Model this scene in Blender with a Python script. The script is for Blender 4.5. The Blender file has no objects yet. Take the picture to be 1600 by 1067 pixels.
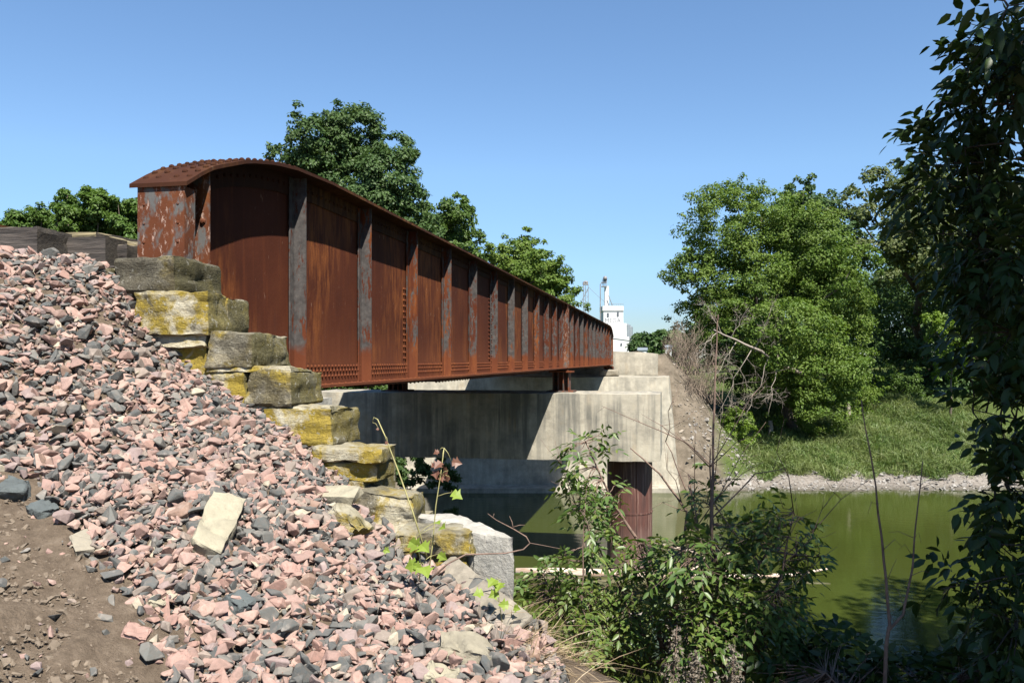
import bpy, bmesh, math, random
import numpy as np
from mathutils import Vector, Matrix, noise

# ------------------------------------------------------------------ camera, sky, sun, exposure
scene = bpy.context.scene
COL = scene.collection
F = 1291.0                       # focal length in photograph pixels (1600 wide)
HZ = 562.0                       # row of the eye level
YAW = math.atan(257.0 / F)       # the bridge runs along +Y, the lens looks a little to the left of it
cam_d = bpy.data.cameras.new('camera')
cam = bpy.data.objects.new('camera', cam_d)
COL.objects.link(cam)
cam_d.sensor_width = 36.0
cam_d.lens = 36.0 * F / 1600.0
cam_d.shift_y = (HZ - 533.5) / 1600.0
cam_d.clip_start = 0.05
cam_d.clip_end = 6000
cam.rotation_euler = (math.pi / 2, 0, YAW)
scene.camera = cam

SUN = Vector((0.40, -0.60, 1.0)).normalized()
W = bpy.data.worlds.new('World')
scene.world = W
W.use_nodes = True
nt = W.node_tree
nt.nodes.clear()
sky = nt.nodes.new('ShaderNodeTexSky')
sky.sky_type = 'NISHITA'
sky.sun_disc = False
sky.sun_elevation = math.asin(SUN.z)
sky.sun_rotation = math.atan2(SUN.x, SUN.y)
sky.altitude = 200
sky.air_density = 1.0
sky.dust_density = 0.0
sky.ozone_density = 6.0
bg = nt.nodes.new('ShaderNodeBackground')
bg.inputs['Strength'].default_value = 0.068
wo = nt.nodes.new('ShaderNodeOutputWorld')
# a little thinner haze at the horizon than the sky model gives
wc = nt.nodes.new('ShaderNodeTexCoord'); wsep = nt.nodes.new('ShaderNodeSeparateXYZ'); wr = nt.nodes.new('ShaderNodeValToRGB'); wm = nt.nodes.new('ShaderNodeMix')
nt.links.new(wc.outputs['Generated'], wsep.inputs[0]); nt.links.new(wsep.outputs['Z'], wr.inputs[0])
for p_, v_ in ((0.05, (.60, .64, .68)), (0.11, (.82, .86, .93)), (0.22, (1.06, 1.07, 1.03))):
    e_ = wr.color_ramp.elements.new(p_); e_.color = (*v_, 1)
wr.color_ramp.elements[0].color = (.46, .50, .55, 1)
wr.color_ramp.elements[-1].color = (1.04, 1.13, 1.14, 1)
wm.data_type = 'RGBA'; wm.blend_type = 'MULTIPLY'; wm.inputs[0].default_value = 1
nt.links.new(sky.outputs[0], wm.inputs[6]); nt.links.new(wr.outputs[0], wm.inputs[7])
nt.links.new(wm.outputs[2], bg.inputs[0])
nt.links.new(bg.outputs[0], wo.inputs[0])
sd = bpy.data.lights.new('sun', 'SUN')
sd.energy = 5.0
sd.angle = math.radians(0.5)
sd.color = (1.0, 0.95, 0.86)
so = bpy.data.objects.new('sun', sd)
so.rotation_euler = SUN.to_track_quat('Z', 'Y').to_euler()
so.location = SUN * 60
COL.objects.link(so)
scene.view_settings.view_transform = 'Standard'
scene.view_settings.look = 'None'
scene.view_settings.exposure = 1.35
scene.view_settings.gamma = 1.0
scene.cycles.max_bounces = 6
scene.cycles.diffuse_bounces = 3
scene.cycles.transmission_bounces = 4
scene.cycles.transparent_max_bounces = 4

WATER_Z = -6.3

# ------------------------------------------------------------------ helpers
CA, SA = math.cos(YAW), math.sin(YAW)
def ray(px, py):
    r = (px - 800.0) / F
    return Vector((-SA + r * CA, CA + r * SA, (HZ - py) / F))
def atD(px, py, D): return ray(px, py) * D
def atY(px, py, Y):
    d = ray(px, py); return d * (Y / d.y)
def atX(px, py, X):
    d = ray(px, py); return d * (X / d.x)
def V(*a): return Vector(a)

def empty(name, label, cat, loc=(0, 0, 0), group=None):
    o = bpy.data.objects.new(name, None)
    o.empty_display_size = 0.2
    o.location = loc
    o['label'] = label; o['category'] = cat
    if group: o['group'] = group
    COL.objects.link(o)
    return o
def tag(o, label, cat, group=None, kind=None):
    o['label'] = label; o['category'] = cat
    if group: o['group'] = group
    if kind: o['kind'] = kind
    return o
def struct(o):
    o['kind'] = 'structure'; return o
def link(name, me, parent=None):
    o = bpy.data.objects.new(name, me)
    COL.objects.link(o)
    if parent is not None:
        o.parent = parent
        if parent.type == 'EMPTY': o.matrix_parent_inverse = Matrix.Translation(parent.location).inverted()
    return o

def mesh_np(name, verts, faces, mats, parent=None, smooth=False, sharp=None, midx=None):
    """faces: (M,3) or (M,4) int array"""
    verts = np.asarray(verts, np.float32); faces = np.asarray(faces, np.int32)
    me = bpy.data.meshes.new(name)
    k = faces.shape[1]; m = len(faces)
    me.vertices.add(len(verts)); me.vertices.foreach_set('co', verts.ravel())
    me.loops.add(m * k); me.loops.foreach_set('vertex_index', faces.ravel())
    me.polygons.add(m)
    me.polygons.foreach_set('loop_start', np.arange(0, m * k, k, dtype=np.int32))
    me.polygons.foreach_set('loop_total', np.full(m, k, np.int32))
    if midx is not None: me.polygons.foreach_set('material_index', np.asarray(midx, np.int32))
    me.polygons.foreach_set('use_smooth', np.full(m, smooth, bool))
    me.update(calc_edges=True)
    me.validate()
    for mt in (mats if isinstance(mats, (list, tuple)) else [mats]): me.materials.append(mt)
    if sharp: me.set_sharp_from_angle(angle=math.radians(sharp))
    return link(name, me, parent)

class MB:
    def __init__(s): s.v = []; s.f = []
    def add(s, vs, fs):
        b = len(s.v); s.v += [tuple(p) for p in vs]
        s.f += [tuple(i + b for i in f) for f in fs]
    def hexa(s, c):          # 0-3 bottom ccw, 4-7 top ccw
        s.add(c, [(3, 2, 1, 0), (4, 5, 6, 7), (0, 1, 5, 4), (1, 2, 6, 5), (2, 3, 7, 6), (3, 0, 4, 7)])
    def box(s, x0, x1, y0, y1, z0, z1):
        s.hexa([(x0, y0, z0), (x1, y0, z0), (x1, y1, z0), (x0, y1, z0), (x0, y0, z1), (x1, y0, z1), (x1, y1, z1), (x0, y1, z1)])
    def tube(s, pts, rad, n=6, cap=True):
        pts = [Vector(p) for p in pts]
        if not isinstance(rad, (list, tuple)): rad = [rad] * len(pts)
        vs = []; fs = []
        up = None
        for i, p in enumerate(pts):
            t = (pts[min(i + 1, len(pts) - 1)] - pts[max(i - 1, 0)])
            if t.length < 1e-9: t = Vector((0, 0, 1))
            t.normalize()
            if up is None:
                up = t.orthogonal().normalized()
            else:
                up = (up - t * up.dot(t))
                up = up.normalized() if up.length > 1e-6 else t.orthogonal().normalized()
            b = t.cross(up)
            for j in range(n):
                a = 2 * math.pi * j / n
                vs.append(p + (up * math.cos(a) + b * math.sin(a)) * rad[i])
        for i in range(len(pts) - 1):
            for j in range(n):
                k = (j + 1) % n
                fs.append((i * n + j, i * n + k, (i + 1) * n + k, (i + 1) * n + j))
        if cap:
            fs.append(tuple(reversed(range(n)))); fs.append(tuple(range((len(pts) - 1) * n, len(pts) * n)))
        s.add(vs, fs)
    def dome(s, c, nrm, r, h=None, n=8):
        c = Vector(c); nrm = Vector(nrm).normalized(); h = h or r * 0.8
        a = nrm.orthogonal().normalized(); b = nrm.cross(a)
        vs = []; fs = []
        for rr, hh in ((1, -0.1), (0.95, 0.35), (0.62, 0.8)):
            for j in range(n):
                t = 2 * math.pi * j / n
                vs.append(c + (a * math.cos(t) + b * math.sin(t)) * r * rr + nrm * h * hh)
        vs.append(c + nrm * h)
        for i in range(2):
            for j in range(n):
                k = (j + 1) % n
                fs.append((i * n + j, i * n + k, (i + 1) * n + k, (i + 1) * n + j))
        for j in range(n): fs.append((2 * n + j, 2 * n + (j + 1) % n, 3 * n))
        s.add(vs, fs)
    def build(s, name, mat, parent=None, smooth=False, sharp=None, bevel=0):
        me = bpy.data.meshes.new(name)
        me.from_pydata(s.v, [], s.f)
        me.update()
        for mt in (mat if isinstance(mat, (list, tuple)) else [mat]): me.materials.append(mt)
        if bevel:
            bm = bmesh.new(); bm.from_mesh(me)
            bmesh.ops.bevel(bm, geom=bm.edges[:] , offset=bevel, segments=2, affect='EDGES', profile=0.6)
            bm.to_mesh(me); bm.free()
        if smooth or sharp:
            me.polygons.foreach_set('use_smooth', np.full(len(me.polygons), True))
            if sharp: me.set_sharp_from_angle(angle=math.radians(sharp))
        return link(name, me, parent)

# ------------------------------------------------------------------ materials
def new_mat(name):
    m = bpy.data.materials.new(name); m.use_nodes = True
    n = m.node_tree; n.nodes.clear()
    out = n.nodes.new('ShaderNodeOutputMaterial')
    b = n.nodes.new('ShaderNodeBsdfPrincipled')
    n.links.new(b.outputs[0], out.inputs[0])
    return m, n, b, out
ALB = 0.76     # overall level of the base colours
class NT:
    """short-hand for node graphs"""
    def __init__(s, n): s.n = n
    def _in(s, sock, v):
        if isinstance(v, bpy.types.NodeSocket): s.n.links.new(v, sock)
        elif v is not None: sock.default_value = v
    def coord(s, kind='pos'):
        if kind == 'pos': return s.n.nodes.new('ShaderNodeNewGeometry').outputs['Position']
        return s.n.nodes.new('ShaderNodeTexCoord').outputs[kind]
    def scale(s, vec, sc):
        x = s.n.nodes.new('ShaderNodeMapping'); s._in(x.inputs[0], vec); x.inputs['Scale'].default_value = sc
        return x.outputs[0]
    def noise(s, vec, scale, detail=6, rough=0.6, dist=0.0):
        x = s.n.nodes.new('ShaderNodeTexNoise'); s._in(x.inputs['Vector'], vec)
        x.inputs['Scale'].default_value = scale; x.inputs['Detail'].default_value = detail
        x.inputs['Roughness'].default_value = rough; x.inputs['Distortion'].default_value = dist
        return x.outputs['Fac']
    def voro(s, vec, scale, feat='F1', out='Distance'):
        x = s.n.nodes.new('ShaderNodeTexVoronoi'); s._in(x.inputs['Vector'], vec)
        x.feature = feat; x.inputs['Scale'].default_value = scale
        return x.outputs[out]
    def ramp(s, fac, stops, interp='LINEAR'):
        x = s.n.nodes.new('ShaderNodeValToRGB'); s._in(x.inputs[0], fac)
        e = x.color_ramp; e.interpolation = interp
        while len(e.elements) < len(stops): e.elements.new(0.5)
        for el, (p, c) in zip(e.elements, stops):
            el.position = p
            el.color = (c, c, c, 1) if not isinstance(c, (tuple, list)) else (*(q * ALB for q in c), 1)
        return x.outputs[0]
    def mix(s, fac, a, b, mode='MIX'):
        x = s.n.nodes.new('ShaderNodeMix'); x.data_type = 'RGBA'; x.blend_type = mode
        s._in(x.inputs[0], fac)
        for k, v in ((6, a), (7, b)):
            if isinstance(v, (tuple, list)): v = (*v, 1) if mode != 'MIX' else (*(q * ALB for q in v), 1)
            s._in(x.inputs[k], v)
        return x.outputs[2]
    def math(s, op, a, b=None):
        x = s.n.nodes.new('ShaderNodeMath'); x.operation = op
        s._in(x.inputs[0], a); s._in(x.inputs[1], b)
        return x.outputs[0]
    def sep(s, vec):
        x = s.n.nodes.new('ShaderNodeSeparateXYZ'); s._in(x.inputs[0], vec); return x.outputs
    def island(s): return s.n.nodes.new('ShaderNodeNewGeometry').outputs['Random Per Island']
    def normal(s): return s.n.nodes.new('ShaderNodeNewGeometry').outputs['Normal']
    def bump(s, b, h, strength=0.5, dist=0.01):
        x = s.n.nodes.new('ShaderNodeBump'); s._in(x.inputs['Height'], h)
        x.inputs['Strength'].default_value = strength; x.inputs['Distance'].default_value = dist
        s.n.links.new(x.outputs[0], b.inputs['Normal'])

def simple(name, col, rough=0.8, var=0.25, scale=6.0, bump=0.0, metal=0.0):
    m, n, b, o = new_mat(name); g = NT(n)
    f = g.noise(g.coord(), scale)
    lo = tuple(c * (1 - var) for c in col); hi = tuple(min(1, c * (1 + var)) for c in col)
    n.links.new(g.ramp(f, [(0.3, lo), (0.7, hi)]), b.inputs['Base Color'])
    b.inputs['Roughness'].default_value = rough; b.inputs['Metallic'].default_value = metal
    if bump: g.bump(b, f, bump, 0.02)
    return m

def rust_mat(name, paint=0.0, paint_low=None, pale=0.0, tint=1.0, flecks=0.5, hue=(1, 1, 1)):
    m, n, b, o = new_mat(name); g = NT(n)
    p = g.coord()
    big = g.noise(p, 0.9, 5, 0.6)
    streak = g.noise(g.scale(p, (7, 7, 0.45)), 1.6, 8, 0.65)
    fine = g.noise(p, 38, 6, 0.7)
    t = tint
    c = g.ramp(big, [(0.3, (0.075 * t, 0.021 * t, 0.011 * t)), (0.55, (0.115 * t, 0.031 * t, 0.014 * t)), (0.8, (0.155 * t, 0.046 * t, 0.018 * t))])
    c = g.mix(g.ramp(streak, [(0.55, 0.0), (0.80, 0.5)]), c, (0.27 * t, 0.075 * t, 0.024 * t))
    c = g.mix(g.ramp(g.noise(g.scale(p, (5, 5, 0.8)), 2.3, 6, 0.6), [(0.6, 0.0), (0.75, 0.6)]), c, (0.045, 0.020, 0.016))
    low = g.sep(p)['Z']
    c = g.mix(g.math('MULTIPLY', g.ramp(g.noise(g.scale(p, (1, 1, .35)), 1.1, 4, .5), [(0.46, 0.0), (0.58, 1.0)]), g.ramp(g.noise(g.scale(p, (8, 8, 1.6)), 1.7, 9, .72), [(0.42, 0.0), (0.62, .85)])), c, (0.32 * t, 0.105 * t, 0.03 * t))
    lowf = g.ramp(g.math('ADD', low, g.math('MULTIPLY', streak, 0.9)), [(0.30, 0.55), (0.85, 0.0)])
    c = g.mix(lowf, c, (0.25 * t, 0.082 * t, 0.038 * t))
    sp = g.noise(g.scale(p, (22, 22, 6)), 1.4, 4, 0.5)
    c = g.mix(g.ramp(sp, [(0.70, 0.0), (0.745, flecks)]), c, (0.36, 0.22, 0.15))
    if paint > 0:
        f = g.noise(g.scale(p, (9, 9, 2.2)), 1.8, 9, 0.72)
        f = g.math('ADD', g.math('MULTIPLY', f, .75), g.math('MULTIPLY', g.noise(g.scale(p, (40, 40, 16)), 1.5, 6, .7), .25))
        f = g.math('ADD', f, g.math('MULTIPLY', g.math('SUBTRACT', g.noise(g.scale(p, (.9, .9, .2)), 1.0, 2, .5), .5), .35))
        pf = g.ramp(f, [(0.548 - 0.10 * paint, 0.0), (0.59 - 0.10 * paint, 1.0)])
        if paint_low is not None:
            pf = g.math('MULTIPLY', pf, g.ramp(g.math('ADD', low, g.math('MULTIPLY', g.noise(p, 3.5), 0.35)), [(paint_low, 0.0), (paint_low + 0.10, 1.0)]))
        grey = g.ramp(g.noise(p, 14, 6, 0.7), [(0.35, (0.055, 0.050, 0.048)), (0.6, (0.10, 0.091, 0.086)), (0.8, (0.19, 0.16, 0.14))])
        c = g.mix(pf, c, grey)
    if pale:
        f = g.noise(g.scale(p, (26, 26, 10)), 1.2, 8, 0.75)
        c = g.mix(g.ramp(f, [(0.56, 0.0), (0.60, pale)]), c, (0.42, 0.24, 0.19))
        c = g.mix(g.ramp(g.noise(g.scale(p, (6, 6, 3.2)), 2.0, 7, 0.65), [(0.50, 0.0), (0.60, pale)]), c, (0.125, 0.105, 0.10))
    c = g.mix(1.0, c, hue, 'MULTIPLY')
    n.links.new(c, b.inputs['Base Color'])
    b.inputs['Roughness'].default_value = 0.85
    b.inputs['Specular IOR Level'].default_value = 0.12
    g.bump(b, g.math('ADD', fine, g.math('MULTIPLY', streak, 0.6)), 0.35, 0.006)
    return m
M = {}
M['web'] = rust_mat('rusty_web_plate', tint=.74)
M['stiff'] = rust_mat('peeling_grey_stiffener', paint=0.9, paint_low=0.22, tint=.8)
M['endplate'] = rust_mat('rusty_pale_end_plate', pale=0.95, tint=1.1, hue=(.92, 1.12, 1.15))
M['flange'] = rust_mat('rusty_flange', tint=.70, flecks=0.25)
M['topflange'] = rust_mat('dark_rusty_top_flange', tint=0.48, flecks=0.3, hue=(.9, 1.2, 1.35))
M['steel_dark'] = rust_mat('dark_rusty_steel', tint=0.45)
M['bearing'] = rust_mat('bearing_steel', paint=0.6)

def caisson_mat():
    m, n, b, o = new_mat('red_brown_caisson_steel'); g = NT(n)
    p = g.coord()
    c = g.ramp(g.noise(g.scale(p, (3, 3, 0.7)), 1.5, 7), [(0.3, (0.075, 0.028, 0.021)), (0.7, (0.125, 0.050, 0.037))])
    st = g.noise(g.scale(p, (9, 9, 0.35)), 2, 5)
    c = g.mix(g.ramp(st, [(0.54, 0.0), (0.66, 0.6)]), c, (0.30, 0.20, 0.16))
    c = g.mix(g.ramp(g.noise(g.scale(p, (5, 5, .5)), 1.7, 7, .7), [(0.5, 0.0), (0.62, .7)]), c, (0.055, 0.026, 0.022))
    low = g.ramp(g.math('ADD', g.sep(p)['Z'], g.math('MULTIPLY', g.noise(p, 3), 0.8)), [(-6.3 / 20 + .5, 1.0), (.5 - 5.0 / 20, 0.0)])
    mp = n.nodes.new('ShaderNodeMapRange'); n.links.new(g.sep(p)['Z'], mp.inputs[0])
    mp.inputs[1].default_value = -6.3; mp.inputs[2].default_value = -4.9; mp.inputs[3].default_value = 0.65; mp.inputs[4].default_value = 0.0
    c = g.mix(g.math('MULTIPLY', mp.outputs[0], g.noise(p, 4)), c, (0.40, 0.33, 0.29))
    n.links.new(c, b.inputs['Base Color']); b.inputs['Roughness'].default_value = 0.6
    return m
M['caisson'] = caisson_mat()

def concrete_mat(name, base=(0.42, 0.39, 0.32), stain=0.8, pits=0.4, ochre=0.4, sc=1.0):
    m, n, b, o = new_mat(name); g = NT(n)
    p = g.coord()
    a = g.noise(p, 1.8 * sc, 9, 0.7)
    c = g.ramp(a, [(0.32, tuple(x * 0.55 for x in base)), (0.5, tuple(x * .92 for x in base)), (0.68, tuple(min(1, x * 1.22) for x in base))])
    st = g.noise(g.scale(p, (3.2 * sc, 3.2 * sc, 0.14 * sc)), 1.3, 7, 0.62)
    msk = g.ramp(g.noise(g.scale(p, (1, 1, .6)), .8 * sc, 5, .6), [(0.34, 0.3), (0.54, 1.0)])
    c = g.mix(g.math('MULTIPLY', msk, g.ramp(st, [(0.42, 0.0), (0.56, stain)])), c, tuple(x * q for x, q in zip(base, (.36, .38, .41))))
    st2 = g.noise(g.scale(p, (2.4 * sc, 2.4 * sc, 0.10 * sc)), 1.9, 4, 0.5)
    c = g.mix(g.math('MULTIPLY', g.ramp(g.noise(p, 1.1 * sc, 4, .6), [(0.48, 0.0), (0.62, 1.0)]), g.ramp(st2, [(0.50, 0.0), (0.66, ochre)])), c, (0.40, 0.28, 0.14))
    c = g.mix(g.ramp(g.noise(p, 2.6 * sc, 9, .75), [(0.5, 0.0), (0.7, .45)]), c, tuple(x * 0.5 for x in base))
    c = g.mix(g.ramp(g.noise(p, 0.55 * sc, 5, 0.6), [(0.55, 0.0), (0.72, 0.55)]), c, tuple(min(1, x * 1.25) for x in base))
    lines = g.math('FRACT', g.math('MULTIPLY', g.sep(p)['Z'], 2.05))
    c = g.mix(g.ramp(lines, [(0.0, 0.32), (0.035, 0.0)]), c, tuple(x * 0.5 for x in base))
    pit = g.noise(p, 45, 5, 0.7)
    c = g.mix(g.ramp(pit, [(0.62, 0.0), (0.70, pits)]), c, tuple(x * 0.4 for x in base))
    n.links.new(c, b.inputs['Base Color']); b.inputs['Roughness'].default_value = 0.9
    g.bump(b, g.math('ADD', pit, g.math('MULTIPLY', a, 1.5)), 0.5, 0.02)
    return m
M['concrete'] = concrete_mat('stained_pier_concrete', base=(0.455, 0.415, 0.33), stain=.95, ochre=.5)
M['concrete_pale'] = concrete_mat('pale_abutment_concrete', base=(0.45, 0.41, 0.325), stain=0.35, ochre=0.25)
M['concrete_rough'] = concrete_mat('crumbling_concrete', base=(0.46, 0.435, 0.38), stain=0.25, pits=0.8, ochre=0.1, sc=4)

def lime_mat(name, pale=0.5, dark_top=0.7, lichen=0.6, seed=0.0, dim=1.0):
    m, n, b, o = new_mat(name); g = NT(n)
    p0 = g.coord()
    mp = n.nodes.new('ShaderNodeMapping'); n.links.new(p0, mp.inputs[0]); mp.inputs['Location'].default_value = (seed, seed * 1.7, 0)
    p = mp.outputs[0]
    strat = g.noise(g.scale(p, (5, 5, 15)), 1.0, 8, 0.7, 0.6)
    big = g.noise(p, 5.0, 6, 0.6, 0.4)
    fine = g.noise(p, 60, 6, 0.75)
    c = g.ramp(strat, [(0.30, (0.40, 0.34, 0.22)), (0.5, (0.58, 0.52, 0.38)), (0.72, (0.74, 0.69, 0.54))])
    li = g.math('ADD', g.math('MULTIPLY', big, 0.8), g.math('MULTIPLY', g.noise(p, 17, 5, 0.7), 0.25))
    c = g.mix(g.ramp(li, [(0.57 - 0.16 * lichen, 0.0), (0.66 - 0.16 * lichen, 0.92)]), c, g.ramp(fine, [(0.3, (0.24, 0.17, 0.012)), (0.7, (0.45, 0.325, 0.030))]))
    wd = g.noise(p, 3.4, 8, 0.68, 0.6)
    c = g.mix(g.ramp(wd, [(0.64 - 0.22 * dark_top, 0.0), (0.72 - 0.2 * dark_top, 0.85)]), c, g.ramp(fine, [(0.35, (0.060, 0.052, 0.040)), (0.55, (0.14, 0.125, 0.092)), (0.75, (0.27, 0.25, 0.19))]))
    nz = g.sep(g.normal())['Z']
    side_shade = g.ramp(g.sep(g.normal())['X'], [(0.45, 0.0), (0.8, 0.75)])  # right-facing sides painted darker, their shade put into the stone colour
    c = g.mix(side_shade, c, g.ramp(g.math('ADD', g.math('MULTIPLY', fine, 0.5), g.math('MULTIPLY', big, 0.5)), [(0.35, (0.062, 0.055, 0.026)), (0.55, (0.155, 0.14, 0.062)), (0.72, (0.28, 0.26, 0.17))]))
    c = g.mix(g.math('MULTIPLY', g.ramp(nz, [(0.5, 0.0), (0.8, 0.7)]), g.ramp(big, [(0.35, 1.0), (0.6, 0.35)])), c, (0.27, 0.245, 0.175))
    sp = g.noise(p, 26, 6, 0.7)
    c = g.mix(g.ramp(sp, [(0.60, 0.0), (0.64, 0.7)]), c, (0.50, 0.48, 0.41))
    cav = g.ramp(g.noise(g.scale(p, (9, 9, 18)), 1.2, 8, 0.72, .8), [(0.34, 0.8), (0.42, 0.0)])
    c = g.mix(cav, c, (0.07, 0.058, 0.035))
    c = g.mix(1.0, c, (dim, dim, dim), 'MULTIPLY')
    n.links.new(c, b.inputs['Base Color']); b.inputs['Roughness'].default_value = 0.92
    b.inputs['Specular IOR Level'].default_value = 0.2
    g.bump(b, g.math('ADD', g.math('MULTIPLY', strat, 1.6), fine), 0.85, 0.018)
    return m
for i, (pl, dt, lc) in enumerate([(0.4, 1.25, 0.45), (0.6, 0.55, 0.75), (0.4, 0.95, 0.7), (0.6, 0.35, 0.9), (0.5, 0.6, 0.55), (0.9, 0.05, 0.25)]):
    M['lime%d' % i] = lime_mat('lichen_limestone_%d' % i, pl, dt, lc, i * 3.71, .55 if i == 0 else .84)

def gravel_mat():
    m, n, b, o = new_mat('railway_ballast'); g = NT(n)
    r = g.island()
    c = g.ramp(r, [(0.0, (0.085, 0.094, 0.093)), (0.08, (0.12, 0.13, 0.125)), (0.17, (0.165, 0.172, 0.16)), (0.24, (0.10, 0.112, 0.112)), (0.31, (0.20, 0.195, 0.175)), (0.36, (0.27, 0.225, 0.19)),
                   (0.42, (0.40, 0.262, 0.22)), (0.50, (0.46, 0.30, 0.245)), (0.58, (0.36, 0.232, 0.198)), (0.65, (0.49, 0.335, 0.275)), (0.72, (0.42, 0.255, 0.208)),
                   (0.79, (0.33, 0.25, 0.235)), (0.85, (0.46, 0.31, 0.262)), (0.90, (0.31, 0.20, 0.15)), (0.94, (0.36, 0.29, 0.24)), (0.982, (0.52, 0.46, 0.35))], 'CONSTANT')
    p = g.coord()
    f = g.noise(p, 55, 6, 0.7)
    c = g.mix(g.ramp(f, [(0.3, 0.5), (0.6, 0.0)]), c, (0.17, 0.135, 0.11))
    c = g.mix(1.0, c, (.86, .85, .85), 'MULTIPLY')
    up = g.ramp(g.sep(g.normal())['Z'], [(0.55, 0.0), (1.0, 0.25)])
    c = g.mix(g.math('MULTIPLY', up, g.ramp(g.noise(p, 9, 5, .7), [(0.35, 0.2), (0.65, 1.0)])), c, (0.34, 0.275, 0.225))
    c = g.mix(g.ramp(g.noise(p, 21, 5, 0.6), [(0.55, 0.0), (0.75, 0.35)]), c, (0.55, 0.46, 0.40))
    n.links.new(c, b.inputs['Base Color']); b.inputs['Roughness'].default_value = 0.85
    b.inputs['Specular IOR Level'].default_value = 0.3
    g.bump(b, f, 0.45, 0.008)
    return m
M['gravel'] = gravel_mat()
def onestone(name, col, lo=0.7):
    m, n, b, o = new_mat(name); g = NT(n); p = g.coord()
    f = g.noise(p, 45, 7, 0.7); s = g.noise(p, 12, 5, 0.6)
    c = g.ramp(s, [(0.3, tuple(x * lo for x in col)), (0.7, col)])
    c = g.mix(g.ramp(f, [(0.52, 0.0), (0.7, 0.4)]), c, tuple(x * 0.45 for x in col))
    n.links.new(c, b.inputs['Base Color']); b.inputs['Roughness'].default_value = 0.88
    g.bump(b, f, 0.7, 0.012)
    return m
M['st_dark'] = onestone('dark_grey_rock', (0.105, 0.122, 0.122))
M['st_pink'] = onestone('pink_rock', (0.41, 0.255, 0.21))
M['st_pale'] = onestone('pale_limestone', (0.40, 0.36, 0.26))
M['st_beige'] = onestone('beige_stone', (0.34, 0.30, 0.23))
M['st_tan'] = onestone('tan_concrete_lump', (0.32, 0.285, 0.21))

def ground_mat():
    m, n, b, o = new_mat('bank_soil'); g = NT(n)
    p = g.coord()
    s = g.sep(p)
    f = g.noise(p, 14, 8, 0.7); f2 = g.noise(p, 60, 6, 0.7); f3 = g.noise(p, 0.6, 6, 0.65)
    near = g.ramp(f, [(0.3, (0.105, 0.078, 0.055)), (0.55, (0.19, 0.145, 0.105)), (0.78, (0.28, 0.22, 0.165))])
    far = g.ramp(f3, [(0.3, (0.05, 0.075, 0.018)), (0.6, (0.085, 0.115, 0.03)), (0.8, (0.16, 0.13, 0.07))])
    dirt = g.ramp(g.noise(p, 1.8, 8, 0.7), [(0.32, (0.085, 0.07, 0.05)), (0.68, (0.23, 0.19, 0.145))])
    # shore gravel close above the water line, bare slope by the far abutment
    mr = n.nodes.new('ShaderNodeMapRange'); n.links.new(g.math('ADD', s['Z'], g.math('MULTIPLY', g.noise(p, 1.2), 0.7)), mr.inputs[0])
    mr.inputs[1].default_value = -5.55; mr.inputs[2].default_value = -5.3; mr.inputs[3].default_value = 1.0; mr.inputs[4].default_value = 0.0
    shore = g.ramp(g.noise(p, 5, 8, 0.75), [(0.3, (0.12, 0.10, 0.085)), (0.5, (0.25, 0.22, 0.19)), (0.7, (0.36, 0.33, 0.29))])
    wet = n.nodes.new('ShaderNodeMapRange'); n.links.new(s['Z'], wet.inputs[0])
    wet.inputs[1].default_value = -6.3; wet.inputs[2].default_value = -6.12; wet.inputs[3].default_value = 0.75; wet.inputs[4].default_value = 0.0
    shore = g.mix(wet.outputs[0], shore, (0.06, 0.055, 0.035))
    far = g.mix(mr.outputs[0], far, shore)
    rx = n.nodes.new('ShaderNodeMapRange'); n.links.new(g.math('ADD', s['X'], g.math('MULTIPLY', g.noise(p, 0.9), 2.0)), rx.inputs[0])
    rx.inputs[1].default_value = 2.6; rx.inputs[2].default_value = 3.6; rx.inputs[3].default_value = 1.0; rx.inputs[4].default_value = 0.0
    ry = n.nodes.new('ShaderNodeMapRange'); n.links.new(s['Y'], ry.inputs[0])
    ry.inputs[1].default_value = 62; ry.inputs[2].default_value = 66; ry.inputs[3].default_value = 1.0; ry.inputs[4].default_value = 0.0
    far = g.mix(g.math('MULTIPLY', rx.outputs[0], ry.outputs[0]), far, dirt)
    my = n.nodes.new('ShaderNodeMapRange'); n.links.new(s['Y'], my.inputs[0])
    my.inputs[1].default_value = 20; my.inputs[2].default_value = 25
    nb = n.nodes.new('ShaderNodeMapRange'); n.links.new(s['Z'], nb.inputs[0])
    nb.inputs[1].default_value = -2.6; nb.inputs[2].default_value = -1.9; nb.inputs[3].default_value = 0.8; nb.inputs[4].default_value = 0.0
    near = g.mix(nb.outputs[0], near, g.ramp(f, [(0.3, (0.03, 0.03, 0.014)), (0.7, (0.075, 0.07, 0.035))]))
    c = g.mix(my.outputs[0], near, far)
    n.links.new(c, b.inputs['Base Color']); b.inputs['Roughness'].default_value = 0.95
    b.inputs['Specular IOR Level'].default_value = 0.15
    g.bump(b, g.math('ADD', f, f2), 0.9, 0.03)
    return m
M['ground'] = ground_mat()

def water_mat():
    m, n, b, o = new_mat('green_river_water'); g = NT(n)
    p = g.coord()
    c = g.ramp(g.noise(p, 0.12, 4, 0.5), [(0.3, (0.038, 0.050, 0.010)), (0.7, (0.052, 0.064, 0.014))])
    n.links.new(c, b.inputs['Base Color'])
    b.inputs['Roughness'].default_value = 0.07
    b.inputs['IOR'].default_value = 1.33
    b.inputs['Specular IOR Level'].default_value = 0.4
    w = g.noise(g.scale(p, (1.0, 2.2, 1)), 1.6, 4, 0.55)
    g.bump(b, w, 0.10, 0.05)
    return m
M['water'] = water_mat()

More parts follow.
